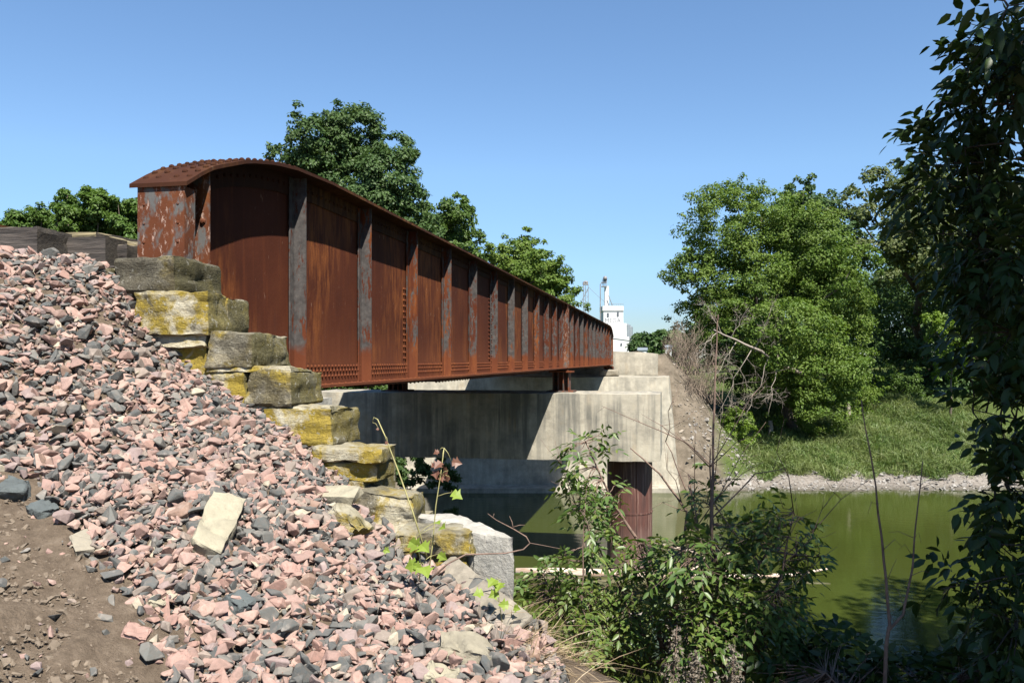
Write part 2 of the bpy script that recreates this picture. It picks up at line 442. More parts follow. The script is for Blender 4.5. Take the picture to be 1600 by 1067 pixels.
def leaf_mat(name, cols, trans=0.32, rough=0.5, spec=0.35):
    m = bpy.data.materials.new(name); m.use_nodes = True
    n = m.node_tree; n.nodes.clear(); g = NT(n)
    out = n.nodes.new('ShaderNodeOutputMaterial')
    b = n.nodes.new('ShaderNodeBsdfPrincipled')
    t = n.nodes.new('ShaderNodeBsdfTranslucent')
    mx = n.nodes.new('ShaderNodeMixShader'); mx.inputs[0].default_value = trans
    r = g.island(); k = len(cols)
    cols = [tuple(v * 1.15 for v in q) for q in cols]
    c = g.ramp(r, [(i / max(1, k - 1), q) for i, q in enumerate(cols)])
    cl = g.noise(g.coord(), 0.55, 4, 0.6)
    c = g.mix(g.ramp(cl, [(0.40, 0.0), (0.62, 0.6)]), c, cols[-1])
    c = g.mix(g.ramp(g.noise(g.coord(), 0.35, 3, 0.5), [(0.5, 0.0), (0.7, 0.4)]), c, tuple(v * .8 for v in cols[0]))
    n.links.new(c, b.inputs['Base Color']); b.inputs['Roughness'].default_value = rough
    b.inputs['Specular IOR Level'].default_value = spec
    n.links.new(g.mix(1.0, c, (1.25, 1.35, 0.55), 'MULTIPLY'), t.inputs[0])
    n.links.new(b.outputs[0], mx.inputs[1]); n.links.new(t.outputs[0], mx.inputs[2])
    n.links.new(mx.outputs[0], out.inputs[0])
    return m
M['lf_elder'] = leaf_mat('box_elder_leaves', [(0.070, 0.125, 0.018), (0.092, 0.160, 0.026), (0.140, 0.195, 0.036)], spec=.2)
M['lf_mid'] = leaf_mat('mid_green_leaves', [(0.045, 0.085, 0.016), (0.065, 0.115, 0.020), (0.09, 0.15, 0.028)], spec=.25)
M['lf_fresh'] = leaf_mat('fresh_green_leaves', [(0.060, 0.118, 0.024), (0.085, 0.150, 0.030), (0.115, 0.185, 0.038)], spec=.25, trans=.4)
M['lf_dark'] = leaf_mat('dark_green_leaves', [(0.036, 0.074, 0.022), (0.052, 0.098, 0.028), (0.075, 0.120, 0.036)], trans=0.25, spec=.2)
M['lf_bright'] = leaf_mat('bright_green_leaves', [(0.085, 0.16, 0.016), (0.12, 0.20, 0.02), (0.16, 0.23, 0.03)], trans=0.4)
M['lf_olive'] = leaf_mat('olive_leaves', [(0.066, 0.098, 0.028), (0.092, 0.125, 0.036), (0.125, 0.145, 0.05)])
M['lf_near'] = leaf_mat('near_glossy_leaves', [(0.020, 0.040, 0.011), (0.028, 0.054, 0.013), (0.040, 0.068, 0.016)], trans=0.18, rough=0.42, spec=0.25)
M['lf_shrub'] = leaf_mat('shrub_leaves', [(0.045, 0.095, 0.022), (0.062, 0.125, 0.026), (0.085, 0.15, 0.034), (0.16, 0.19, 0.04)], trans=0.28, rough=0.42, spec=0.4)
M['lf_weed'] = leaf_mat('yellow_green_weed_leaves', [(0.18, 0.27, 0.035), (0.25, 0.33, 0.05)], trans=0.4)
M['lf_dry'] = leaf_mat('dried_red_brown_leaves', [(0.10, 0.042, 0.028), (0.17, 0.08, 0.05)], trans=0.15)
M['grass'] = leaf_mat('river_bank_grass', [(0.085, 0.140, 0.036), (0.11, 0.175, 0.044), (0.20, 0.225, 0.085)], trans=0.25)
M['straw'] = leaf_mat('straw', [(0.30, 0.23, 0.13), (0.42, 0.34, 0.21), (0.26, 0.18, 0.11)], trans=0.1)
M['drystalk'] = leaf_mat('dried_flower_stalks', [(0.11, 0.09, 0.07), (0.18, 0.15, 0.115)], trans=0.1)
M['bark'] = simple('grey_brown_bark', (0.12, 0.095, 0.07), 0.95, 0.4, 12, 0.4)
M['bark_dark'] = simple('dark_bark', (0.06, 0.048, 0.038), 0.95, 0.4, 25, 0.4)
M['twig'] = simple('brown_twig', (0.19, 0.125, 0.095), 0.9, 0.35, 25, 0.3)
M['deadwood'] = simple('bleached_dead_wood', (0.30, 0.255, 0.21), 0.9, 0.3, 9, 0.4)
M['deadbrush'] = simple('dead_brush_twigs', (0.26, 0.20, 0.15), 0.9, 0.4, 3)
M['stem_red'] = simple('reddish_stem', (0.22, 0.085, 0.06), 0.7, 0.3, 20)
M['stem_yel'] = simple('straw_stem', (0.36, 0.33, 0.14), 0.7, 0.3, 20)
def log_mat():
    m, n, b, o = new_mat('barkless_pale_log'); g = NT(n); p = g.coord()
    c = g.ramp(g.noise(g.scale(p, (0.8, 6, 6)), 2.2, 6), [(0.35, (0.36, 0.24, 0.17)), (0.5, (0.58, 0.46, 0.37)), (0.7, (0.74, 0.66, 0.57))])
    n.links.new(c, b.inputs['Base Color']); b.inputs['Roughness'].default_value = 0.8
    return m
M['log'] = log_mat()
def timber_mat(name, base, end=0.5):
    m, n, b, o = new_mat(name); g = NT(n); p = g.coord()
    grain = g.noise(g.scale(p, (2.0, 26, 34)), 1.3, 8, 0.7, 0.5)
    c = g.ramp(grain, [(0.32, tuple(x * 0.25 for x in base)), (0.5, base), (0.72, tuple(x * 1.9 for x in base))])
    xf = g.ramp(g.math('ABSOLUTE', g.sep(g.normal())['X']), [(0.6, 0.0), (0.85, 1.0)])
    c = g.mix(xf, c, g.ramp(g.noise(p, 22, 7, 0.7), [(0.35, (0.018, 0.014, 0.011)), (0.6, (0.045, 0.036, 0.026)), (0.8, (0.09, 0.08, 0.045))]))
    zf = g.ramp(g.sep(g.normal())['Z'], [(0.6, 0.0), (0.85, 0.8)])
    c = g.mix(g.math('MULTIPLY', zf, g.noise(p, 6)), c, (0.20, 0.17, 0.10))
    n.links.new(c, b.inputs['Base Color']); b.inputs['Roughness'].default_value = 0.9
    g.bump(b, grain, 0.9, 0.012)
    return m
M['timber'] = timber_mat('creosoted_weathered_timber', (0.060, 0.049, 0.042))
M['timber_moss'] = timber_mat('mossy_weathered_plank', (0.19, 0.155, 0.085))
M['board'] = simple('grey_weathered_board', (0.24, 0.21, 0.165), 0.9, 0.3, 18, 0.5)
M['white'] = simple('white_painted_concrete', (0.62, 0.62, 0.61), 0.8, 0.06, 0.3)
M['silo'] = simple('grey_silo_steel', (0.20, 0.23, 0.25), 0.5, 0.1, 0.3)
M['machine'] = simple('grey_leg_steel', (0.22, 0.21, 0.21), 0.6, 0.3, 0.5)
M['window'] = simple('dark_window', (0.10, 0.11, 0.13), 0.3, 0.1, 1)
M['letter'] = simple('faded_grey_lettering', (0.10, 0.115, 0.13), 0.8, 0.1, 1)

# ------------------------------------------------------------------ ground
ctrl = np.array([
    (-4.5, 4.81, .63), (-4.15, 4.95, .52), *[tuple(atY(px_, py_, y_)) for px_, py_, y_ in ((172, 440, 4.46), (212, 520, 4.44), (262, 572, 4.46), (318, 604, 4.46), (385, 648, 4.46), (440, 684, 4.46), (500, 728, 4.42), (548, 782, 4.40), (600, 845, 4.26), (645, 880, 4.10), (700, 905, 3.98))], (-.5, 3.47, -1.33), (-1.55, 2.85, -1.20), (-2.17, 2.32, -1.04), (-3.13, 3.35, -.44), (-2.3, 3.5, -.62),
    (-6, 4.2, .70), (-9, 4.0, .70), (-9, -4, .6), (-6, 0, .55), (-4.5, 1.5, -.15), (-3.0, 1.0, -.95), (-2.0, 0, -1.45), (0, 0, -1.68), (2, 0, -1.75),
    (0, -5, -1.7), (4, -4, -1.7), (-3, -5, -1.2), (-.3, 2.3, -1.52), (5, 3, -2.0), (1, 5, -1.6), (-4, 3.2, .10)], float)
def tps_fit(P):
    n = len(P); d = np.hypot(P[:, None, 0] - P[None, :, 0], P[:, None, 1] - P[None, :, 1])
    K = np.where(d > 0, d * d * np.log(d + 1e-12), 0) + np.eye(n) * 0.02
    A = np.c_[np.ones(n), P[:, :2]]
    L = np.block([[K, A], [A.T, np.zeros((3, 3))]])
    return np.linalg.solve(L, np.r_[P[:, 2], 0, 0, 0])
TW = tps_fit(ctrl)
def front(x, y):
    x = np.clip(x, -10, 5); y = np.clip(y, -6, 6)
    d = np.hypot(x[..., None] - ctrl[:, 0], y[..., None] - ctrl[:, 1])
    U = np.where(d > 0, d * d * np.log(d + 1e-12), 0)
    return U @ TW[:-3] + TW[-3] + TW[-2] * x + TW[-1] * y
def sstep(a, b, t):
    t = np.clip((t - a) / (b - a), 0, 1); return t * t * (3 - 2 * t)
def height(x, y):
    x = np.asarray(x, float); y = np.asarray(y, float)
    nz = front(x, y)
    s = (x + .42) * .6 + (y - 3.6) * .8
    nz = np.where(s > 0, np.minimum(nz, -1.32 - .72 * s), nz)
    step = (y > 4.80) & (x > -12) & (x < -0.5)
    nz = np.where(step, np.minimum(nz, -1.75 - (y - 4.8) * .65), nz)
    d = y - (40.6 + .2 * np.clip(x, -30, 30))
    fz = np.interp(d, [-10, 0, 3, 12, 25, 48, 80], [-8.8, -6.3, -5.75, -3.2, -1.3, -.2, 0])
    ex = np.maximum(np.maximum(x + .6, -11.2 - x), 0)
    emb = .25 - 1.25 * np.hypot(ex, np.maximum(0, 45.5 - y) * .95)
    emb = np.where(y < 41.2, -9, emb)
    fz = np.maximum(fz, emb)
    wob = .22 * np.sin(x * .9 + 1.3) * np.sin(y * .7) + .12 * np.sin(x * 2.3) * np.cos(y * 1.9 + x)
    fz = fz + np.where(y > 42, wob * np.clip((y - 42) / 4, 0, 1) * (y < 300), 0) + .10 * np.sin(x * 1.7) * np.sin(x * .61 + 2) * (y > 36) * (y < 60)
    return np.maximum(np.maximum(nz, fz), -8.6)
def hz1(x, y): return float(height(np.array([x]), np.array([y]))[0])
def axis(parts):
    out = []
    for a, b, st in parts: out += list(np.arange(a, b, st))
    return np.array(out + [parts[-1][1]])
gx = axis([(-4000, -400, 600), (-400, -60, 34), (-60, -16, 2), (-16, -6, .5), (-6, 1.5, .07), (1.5, 16, .4), (16, 60, 2), (60, 400, 34), (400, 4000, 600)])
gy = axis([(-3000, -300, 500), (-300, -20, 28), (-20, 0, .8), (0, 1.8, .2), (1.8, 5.4, .07), (5.4, 14, .4), (14, 36, 1.5), (36, 66, .4), (66, 120, 3), (120, 500, 30), (500, 5000, 600)])
GX, GY = np.meshgrid(gx, gy)
GZ = height(GX, GY)
nr = (GX > -6) & (GX < 1.5) & (GY > 1.8) & (GY < 4.7)
rng = np.random.default_rng(3)
bumpz = np.array([noise.fractal(Vector((x * 5, y * 5, 0.3)), 1.0, 2.0, 5) for x, y in zip(GX[nr], GY[nr])])
GZ[nr] += bumpz * 0.035
nx_, ny_ = len(gx), len(gy)
idx = np.arange(nx_ * ny_).reshape(ny_, nx_)
fc = np.stack([idx[:-1, :-1], idx[:-1, 1:], idx[1:, 1:], idx[1:, :-1]], -1).reshape(-1, 4)
struct(mesh_np('ground', np.stack([GX, GY, GZ], -1).reshape(-1, 3), fc, M['ground'], smooth=True))
wb = MB()
wb.add([(-400, 4, WATER_Z), (400, 4, WATER_Z), (400, 130, WATER_Z), (-400, 130, WATER_Z)], [(0, 1, 2, 3)])
struct(wb.build('river_water', M['water']))

def hit(px, py, t0=1.0, t1=30.0):
    d = ray(px, py); ts = np.arange(t0, t1, .01)
    below = (d.z * ts) < height(d.x * ts, d.y * ts)
    t = ts[np.argmax(below)]
    return d * float(t), float(t)
def project(p):
    x = p[..., 0] * CA + p[..., 1] * SA; y = -p[..., 0] * SA + p[..., 1] * CA
    return 800 + F * x / y, HZ - F * p[..., 2] / y

# ------------------------------------------------------------------ the bridge
XO, XI = -3.27, -3.71            # outer and inner edges of the flanges of the near girder
XW = -3.485                      # outer web face
def top_curve(y, y0, y1, curve0, curve1):
    z = 1.72
    if curve0: z = min(z, np.interp(y - y0, [0, .12, .32, .81, 1.25, 1.65, 2.4, 3.0], [1.21, 1.30, 1.40, 1.56, 1.645, 1.69, 1.72, 1.72]))
    if curve1: z = min(z, np.interp(y1 - y, [0, .12, .32, .81, 1.25, 1.65, 2.4, 3.0], [1.21, 1.30, 1.40, 1.56, 1.645, 1.69, 1.72, 1.72]))
    return z
BOT = -0.265
def girder(root, xo, xi, y0, y1, stiff, c0, c1, detail=True, endp0=True, endp1=True, side=1):
    xw = (xo + xi) / 2
    ys = sorted(set(list(np.arange(y0, y1, .9)) + [y1] + ([y0 + t for t in np.arange(0, 3, .15)] if c0 else []) + ([y1 - t for t in np.arange(0, 3, .15)] if c1 else [])))
    zs = [float(top_curve(y, y0, y1, c0, c1)) for y in ys]
    # web plate
    b = MB()
    for i in range(len(ys) - 1):
        b.hexa([(xw - .006, ys[i], BOT + .03), (xw + .006, ys[i], BOT + .03), (xw + .006, ys[i + 1], BOT + .03), (xw - .006, ys[i + 1], BOT + .03),
                (xw - .006, ys[i], zs[i] - .03), (xw + .006, ys[i], zs[i] - .03), (xw + .006, ys[i + 1], zs[i + 1] - .03), (xw - .006, ys[i + 1], zs[i + 1] - .03)])
    if detail:
        for sy, zt in ((stiff[2] - .16, .95), (stiff[5] - .16, 1.25)):      # riveted web splices
            for dx in (0, .06):
                for z in np.arange(.02, zt, .075):
                    b.dome((xw + .008, sy + dx, z), (1, 0, 0), .017, .016, 7)
    b.build('web', M['web'], root)
    # top flange: plate swept along the curve, angle leg under it and rivet heads
    b = MB()
    for i in range(len(ys) - 1):
        ya, yb, za, zb = ys[i], ys[i + 1], zs[i], zs[i + 1]
        e0 = -.035 if (i == 0 and c0) else 0
        b.hexa([(xi, ya + e0, za - .024), (xo, ya + e0, za - .024), (xo, yb, zb - .024), (xi, yb, zb - .024), (xi, ya + e0, za + .004), (xo, ya + e0, za + .004), (xo, yb, zb + .004), (xi, yb, zb + .004)])
        if detail:
            b.hexa([(xw + .008, ya, za - .20), (xw + .02, ya, za - .20), (xw + .02, yb, zb - .20), (xw + .008, yb, zb - .20), (xw + .008, ya, za - .026), (xw + .02, ya, za - .026), (xw + .02, yb, zb - .026), (xw + .008, yb, zb - .026)])
    if detail:
        for y in np.arange(y0 + .08, y1 - .05, .10):
            z = float(top_curve(y, y0, y1, c0, c1)); z2 = float(top_curve(y + .05, y0, y1, c0, c1))
            nv = Vector((0, z - z2, .05)).normalized()
            if y < y0 + 8:
                for x in (xi + .05, xi + .15, xo - .15, xo - .05): b.dome((x, y, z + .004), nv, .022, .020, 7)
            if y < y0 + 12:
                b.dome((xw + .021, y, z - .11), (1, 0, 0), .016, .014, 6)
    b.build('top_flange', M['topflange'], root)
    # bottom flange: plates, angle leg with three staggered rivet rows
    b = MB()
    b.box(xi, xo, y0, y1, BOT, BOT + .026)
    L = y1 - y0
    b.box(xi + .012, xo - .012, y0 + L * .16, y1 - L * .12, BOT - .024, BOT - .001)
    b.box(xi + .03, xo - .03, y0 + L * .30, y1 - L * .26, BOT - .046, BOT - .025)
    b.box(xw + .008, xw + .022, y0, y1, BOT + .028, -.03)
    b.box(xw - .022, xw - .008, y0, y1, BOT + .028, -.03)
    if detail:
        k = 0
        pitch = .082
        for y in np.arange(y0 + .05, y1 - .03, pitch):
            k += 1
            for r, z in enumerate((-.066, -.112, -.165)):
                yy = y + (pitch / 2 if r == 1 else 0)
                if min(abs(yy - s) for s in stiff) < .035: continue
                b.dome((xw + .023, yy, z), (1, 0, 0), .017, .017, 7)
            if y < y0 + 15 and k % 2: b.dome((xo - .05, y, BOT + .026), (0, 0, 1), .018, .014, 6)
            if k % 2: b.dome((xo - .06, y, BOT - .002 if not (.16 * L < y - y0 < .88 * L) else (BOT - .026 if not (.30 * L < y - y0 < .74 * L) else BOT - .048)), (0, 0, -1), .017, .014, 6)
    b.build('bottom_flange', M['flange'], root)
    # web stiffeners: outstanding leg and riveted leg, one mesh each
    for s in stiff:
        b = MB()
        zt = float(top_curve(s, y0, y1, c0, c1)) - .03
        zb = BOT + .028
        b.box(xw + .034, xo - .072, s, s + .014, zb, zt - .005)
        b.box(xw + .024, xw + .035, s - .09, s + .012, zb + .002, zt - .006)
        if detail and s > y0 + 9:
            for z in np.arange(zb + .12, zt - .15, .10):
                b.dome((xw + .036, s - .05, z), (1, 0, 0), .016, .016, 7)
        b.build('stiffener', M['stiff'], root)
    for yy, sgn, on in ((y0, -1, endp0), (y1, 1, endp1)):
        if not on: continue
        b = MB()
        zt = (1.21 if ((sgn < 0 and c0) or (sgn > 0 and c1)) else 1.72) - .015
        ya, yb = (yy, yy + .014) if sgn < 0 else (yy - .014, yy)
        b.box(xi + .05, xo - .03, ya - .016 * (sgn < 0) , yb, BOT + .028, zt)
        b.box(xo - .044, xo - .031, yb + .001, yb + .10, BOT + .029, zt - .01)      # angle leg turned along the girder
        if sgn < 0 and detail:
            # inner end stiffener with two large bolts
            s2 = yy + .30
            b.box(xw + .01, xo - .035, s2, s2 + .012, BOT + .03, float(top_curve(s2, y0, y1, c0, c1)) - .04)
            for z in (.30, .68, 1.0): b.dome((xo - .085, s2 - .001, z), (0, -1, 0), .024, .022, 10)
            for x in (xi + .10, xo - .08):
                for z in np.arange(-.1, 1.1, .13): b.dome((x, ya - .017, z), (0, -1, 0), .011, .005, 8)
        b.build('end_plate', M['endplate'], root)

SP1 = [7.08, 8.74, 10.42, 12.08, 13.72, 15.38, 17.05, 18.65, 20.25, 21.8, 23.3, 24.7]
SP2 = [27.2, 28.7, 30.2, 31.7, 33.2, 34.7, 36.2, 37.7, 39.2, 40.7, 42.2, 43.3]
def span(y0, y1, stiff, c0, c1, label, last):
    root = empty('bridge_span', label, 'bridge', (-6, (y0 + y1) / 2, BOT), 'riveted plate girder spans of the railway bridge')
    girder(root, XO, XI, y0, y1, stiff, c0, c1, True)
    girder(root, -8.92, -8.48, y0, y1, stiff[::3], c0, c1, False)
    for s in stiff:
        b = MB()
        b.box(-8.47, -3.72, s - .006, s + .006, .03, .62)
        b.box(-8.47, -3.72, s - .13, s + .13, .005, .028)
        b.box(-8.47, -3.72, s - .13, s + .13, .622, .64)
        # sloping knee brace to the inner side of each girder
        b.hexa([(-4.05, s - .02, .645), (-3.72, s - .02, .645), (-3.72, s - .008, .645), (-4.05, s - .008, .645), (-3.74, s - .02, 1.05), (-3.72, s - .02, 1.05), (-3.72, s - .008, 1.05), (-3.74, s - .008, 1.05)])
        b.build('floor_beam', M['steel_dark'], root)
    b = MB()
    b.box(-8.44, -3.76, y0, y1 + .07, .645, .659)  # unseen solid plate added under the ties to block sunlight between them
    for y in np.arange(y0 + .1, y1 - .2, .38):
        b.box(-8.3, -4.0, y, y + .24, .66, .88)
    b.build('deck', M['timber'], root)
    b = MB()
    for x in (-6.85, -5.4):
        b.box(x - .07, x + .07, y0, y1, .882, .90); b.box(x - .012, x + .012, y0, y1, .90, 1.0); b.box(x - .035, x + .035, y0, y1, 1.0, 1.04)
    b.build('rail', M['steel_dark'], root)
    return root
span(5.12, 25.38, SP1, True, False, 'rusty riveted plate girder span nearest the stone wall, with a curved top end', False)
span(25.46, 44.05, SP2, False, True, 'rusty plate girder span beyond the concrete pier, ending at the white elevator', True)
gp = MB()   # gusset behind the end plate
gp.hexa([(-4.10, 5.62, .72), (-3.75, 5.62, .72), (-3.75, 5.634, .72), (-4.10, 5.634, .72), (-3.79, 5.62, 1.06), (-3.75, 5.62, 1.06), (-3.75, 5.634, 1.06), (-3.79, 5.634, 1.06)])
sp1 = [o for o in COL.objects if o.name.startswith('bridge_span')][0]
gp.build('gusset_plate', M['flange'], sp1)

def pedestal(x, y, zb, zt, label, w=.42):
    r = empty('bearing_pedestal', label, 'bearing', (x, y, zb), 'steel bearings under the girders')
    b = MB(); b.box(x - w, x + w, y - .38, y + .38, zb, zb + .04); b.build('base_plate', M['bearing'], r)
    b = MB()
    for dx in (-.24, -.08, .08, .24): b.box(x + dx - .014, x + dx + .014, y - .24, y + .24, zb + .041, zt - .075)
    b.box(x - .26, x + .26, y - .012, y + .012, zb + .042, zt - .076)
    b.build('rib', M['bearing'], r)
    b = MB(); b.box(x - w * .85, x + w * .85, y - .34, y + .34, zt - .074, zt - .03); b.box(x - .2, x + .2, y - .2, y + .2, zt - .029, zt - .003)
    b.build('top_plate', M['flange'], r)
    return r
CAPZ = -.99
pedestal(-3.49, 25.42, CAPZ, BOT - .05, 'rusty steel bearing between the lit girder and the pier top')
pedestal(-8.7, 25.1, CAPZ, BOT - .05, 'dark shaded bearing under the farther girder on the pier')
pedestal(-3.49, 43.6, -.83, BOT - .05, 'small bearing under the girder end on the far abutment', .28)
pedestal(-8.7, 43.2, -.83, BOT - .05, 'shaded far abutment bearing hidden behind the near girder', .28)

def rough_block(name, corners, div, amp, freq, mat, parent=None, seed=0, strata=0.0, edge=0.0, sharp=38, group=None):
    """subdivided block with chipped edges; corners 0-3 bottom, 4-7 top"""
    C = [Vector(c) for c in corners]
    nx, ny, nz = div
    vid = {}; vs = []; fs = []
    def tri(u, v, w):
        a = C[0].lerp(C[1], u).lerp(C[3].lerp(C[2], u), v); b = C[4].lerp(C[5], u).lerp(C[7].lerp(C[6], u), v)
        return a.lerp(b, w)
    cen = sum(C, Vector()) / 8
    def vert(i, j, k):
        key = (i, j, k)
        if key in vid: return vid[key]
        u, v, w = i / nx, j / ny, k / nz
        p = tri(u, v, w)
        q = p + Vector((seed * 7.3, seed * 3.1, seed * 1.7))
        nrm = Vector((0, 0, 0))
        if i == 0: nrm -= (C[1] - C[0]).normalized()
        if i == nx: nrm += (C[1] - C[0]).normalized()
        if j == 0: nrm -= (C[3] - C[0]).normalized()
        if j == ny: nrm += (C[3] - C[0]).normalized()
        if k == 0: nrm -= Vector((0, 0, 1))
        if k == nz: nrm += Vector((0, 0, 1))
        cnt = (i in (0, nx)) + (j in (0, ny)) + (k in (0, nz))
        nrm.normalize()
        d = noise.fractal(q * freq, 1.0, 2.1, 5) * amp
        fc_ = abs(noise.noise(q * freq * .9 + Vector((3, 5, 1)))) 
        d -= amp * .8 * max(0, .22 - fc_) / .22 * (1 if cnt < 2 else .4)
        if strata:
            s = noise.noise(Vector((q.x * 1.5, q.y * 1.5, q.z * 16)))
            s = math.copysign(min(1, abs(s) * 4) , s)
            d += s * strata * (1 if k not in (0, nz) else .3)
        if cnt >= 2:
            d -= edge * (0.5 + 1.2 * abs(noise.noise(q * 9)))
        else:
            m = min([t for t, ax in ((min(i, nx - i) / nx, 0), (min(j, ny - j) / ny, 1), (min(k, nz - k) / nz, 2)) if t > 0] + [1])
            d -= edge * .5 * max(0, 1 - m * 7) * abs(noise.noise(q * 6)) * 1.6
        p = p + nrm * d + noise.noise_vector(q * freq * 2.3) * amp * .25
        vid[key] = len(vs); vs.append(p)
        return vid[key]
    def quad(a, b, c, d): fs.append((vert(*a), vert(*b), vert(*c), vert(*d)))
    for i in range(nx):
        for j in range(ny):
            quad((i, j, 0), (i, j + 1, 0), (i + 1, j + 1, 0), (i + 1, j, 0)); quad((i, j, nz), (i + 1, j, nz), (i + 1, j + 1, nz), (i, j + 1, nz))
        for k in range(nz):
            quad((i, 0, k), (i + 1, 0, k), (i + 1, 0, k + 1), (i, 0, k + 1)); quad((i, ny, k), (i, ny, k + 1), (i + 1, ny, k + 1), (i + 1, ny, k))
    for j in range(ny):
        for k in range(nz):
            quad((0, j, k), (0, j, k + 1), (0, j + 1, k + 1), (0, j + 1, k)); quad((nx, j, k), (nx, j + 1, k), (nx, j + 1, k + 1), (nx, j, k + 1))
    return mesh_np(name, [tuple(v) for v in vs], fs, mat, parent, True, sharp)
def boxc(x0, x1, y0, y1, z0, z1, tx=0.0, skew=0.0):
    f = lambda x: skew * (x - x1)
    return [(x0, y0 + f(x0), z0), (x1, y0, z0), (x1, y1, z0), (x0, y1 + f(x0), z0), (x0 + tx, y0 + f(x0), z1), (x1 - tx, y0, z1), (x1 - tx, y1, z1), (x0 + tx, y1 + f(x0), z1)]

# pier: cap beam on two caissons
pier = empty('bridge_pier', 'stained concrete pier beam on red brown pipe columns in the river', 'bridge pier', (-5.7, 25.4, WATER_Z))
rough_block('cap_beam', boxc(-11.3, -.45, 24.2, 26.7, -2.96, CAPZ, 0, .04), (60, 14, 14), .012, 1.5, M['concrete'], pier, 1, 0, .02)
for x in (-1.40, -9.9):
    b = MB(); b.tube([(x, 25.4 + .04 * (x + .45), z) for z in (-9, -6, -4.5, -2.965)], .68, 32)
    for z in (-4.6,): b.tube([(x, 25.4 + .04 * (x + .45), z), (x, 25.4 + .04 * (x + .45), z + .05)], .695, 32)
    for a in (-1.9, -1.2): b.tube([(x + .685 * math.cos(a), 25.4 + .04 * (x + .45) + .685 * math.sin(a), z) for z in (-9, -2.97)], .012, 5)
    b.build('pipe_column', M['caisson'], pier, sharp=40)

# far abutment
ab = empty('far_abutment', 'pale concrete abutment on the far bank with a sloped wing wall', 'abutment', (-6, 41, WATER_Z))
rough_block('abutment_body', [(-13, 38.0, -9), (.42, 40.7, -9), (.5, 46.5, -9), (-13, 46.5, -9), (-13, 38.9, -.83), (-.36, 41.3, -.83), (-.36, 46.4, -.83), (-13, 46.4, -.83)], (50, 16, 30), .03, .8, M['concrete_pale'], ab, 2, 0, .05)
pl, pr = atY(955, 540, 44.4), atY(1028, 552, 44.4)
rough_block('back_wall', [(-12.5, 44.4, -.85), (pr.x, 44.4, -.85), (pr.x, 46.0, -.85), (-12.5, 46.0, -.85), (-12.5, 44.4, .95), (pr.x, 44.4, pr.z), (pr.x, 46.0, pr.z), (-12.5, 46.0, .95)], (40, 6, 8), .012, 1.0, M['concrete_pale'], ab, 3, 0, .03)
rough_block('footing', [(-13, 37.2, -9), (.2, 39.9, -9), (.2, 41.5, -9), (-13, 39, -9), (-13, 37.2, -6.05), (.2, 39.9, -6.05), (.2, 41.5, -6.05), (-13, 39, -6.05)], (40, 4, 4), .03, 1.2, M['concrete_pale'], ab, 4, 0, .06)
w0 = atY(738, 600, 41.5)
rough_block('wing_block', boxc(w0.x - 1.1, w0.x + .6, 40.6, 42.4, -1.5, -.35, .1), (10, 8, 8), .05, 2, M['concrete_pale'], ab, 5, 0, .08)
t0 = atY(952, 598, 41.9)
tag(rough_block('stone_block', boxc(t0.x - .5, t0.x + .5, 41.6, 42.3, -.83, -.5), (8, 6, 5), .03, 3, M['st_beige'], None, 6, 0, .05), 'tan stone block lying on the far abutment ledge', 'stone block')

# near abutment under the girder end (behind the stepped stones)
na = empty('near_abutment', 'shaded stone abutment core below the girder end behind the stepped stones', 'abutment', (-6, 6, -3))
b = MB(); b.box(-9.8, -3.05, 5.16, 7.0, -7.5, -.34); b.build('bridge_seat', M['concrete_rough'], na)
b = MB(); b.box(-9.8, -3.75, 4.62, 5.02, -1.8, .40); b.build('back_wall', M['lime4'], na)
b = MB(); [b.box(xa, xb, 4.60, 5.00, -1.95, zz) for xa, xb, zz in ((-3.74, -3.08, .50), (-3.079, -2.85, .30), (-2.849, -2.58, .08), (-2.579, -2.32, -.14), (-2.319, -2.07, -.38), (-2.069, -1.75, -.62), (-1.749, -1.5, -.95))]; b.build('rubble_core', M['lime4'], na)

# ------------------------------------------------------------------ stepped limestone blocks of the near wing wall
YF = 4.50
def wall_stone(px0, px1, pxb, ty, by, yf, mat, label, seed, name='wall_stone', amp=.013, strata=.007, edge=.014, ybmin=.3, topdrop=0.0, ext=.0):
    a = atY(px0 - 2, ty - 2, yf); c = atY(px1 + 2, ty - 2, yf); bz = atY(px1, by + 3, yf).z
    yb = atX(pxb, ty, c.x).y
    yb = min(max(yb, yf + ybmin), 5.11)
    x0, x1, zt = a.x, c.x, c.z
    jit = random.Random(seed).uniform
    cs = [(x0 + jit(-.01, .01), yf, bz), (x1, yf + jit(-.02, .02), bz), (x1 + jit(-.03, .0), yb, bz), (x0, yb, bz),
          (x0 + jit(-.0, .03), yf + jit(0, .03), zt - topdrop), (x1 - jit(0, .02), yf + jit(0, .02), zt), (x1 - jit(.0, .05), yb, zt + jit(-.03, .0)), (x0, yb, zt - topdrop)]
    L, D_, H = x1 - x0, yb - yf, zt - bz
    q = .022
    dv = (max(8, min(40, int(L / q))), max(8, min(30, int(D_ / q))), max(5, min(22, int(H / q))))
    o = rough_block(name, cs, dv, amp, 6.0, mat, None, seed, strata, edge, 32)
    return tag(o, label, 'stone block', 'stepped stones of the wing wall')
wall_stone(174, 272, 350, 398, 455, 4.50, M['lime0'], 'dark lichen spotted stone block at the top of the stepped wall', 11, topdrop=.02)
wall_stone(208, 323, 366, 455, 521, 4.47, M['lime1'], 'large pale yellow stone block second from the top of the wall', 12)
wall_stone(340, 356, 392, 466, 518, 4.74, M['lime2'], 'small leaning grey stone against the girder web', 13, ybmin=.25, strata=.004)
wall_stone(322, 391, 458, 518, 572, 4.50, M['lime2'], 'grey topped stone block third step down beside the first stiffener', 14)
wall_stone(228, 321, 350, 521, 541, 4.50, M['lime5'], 'thin cream stone course under the large pale yellow block', 15, edge=.012)
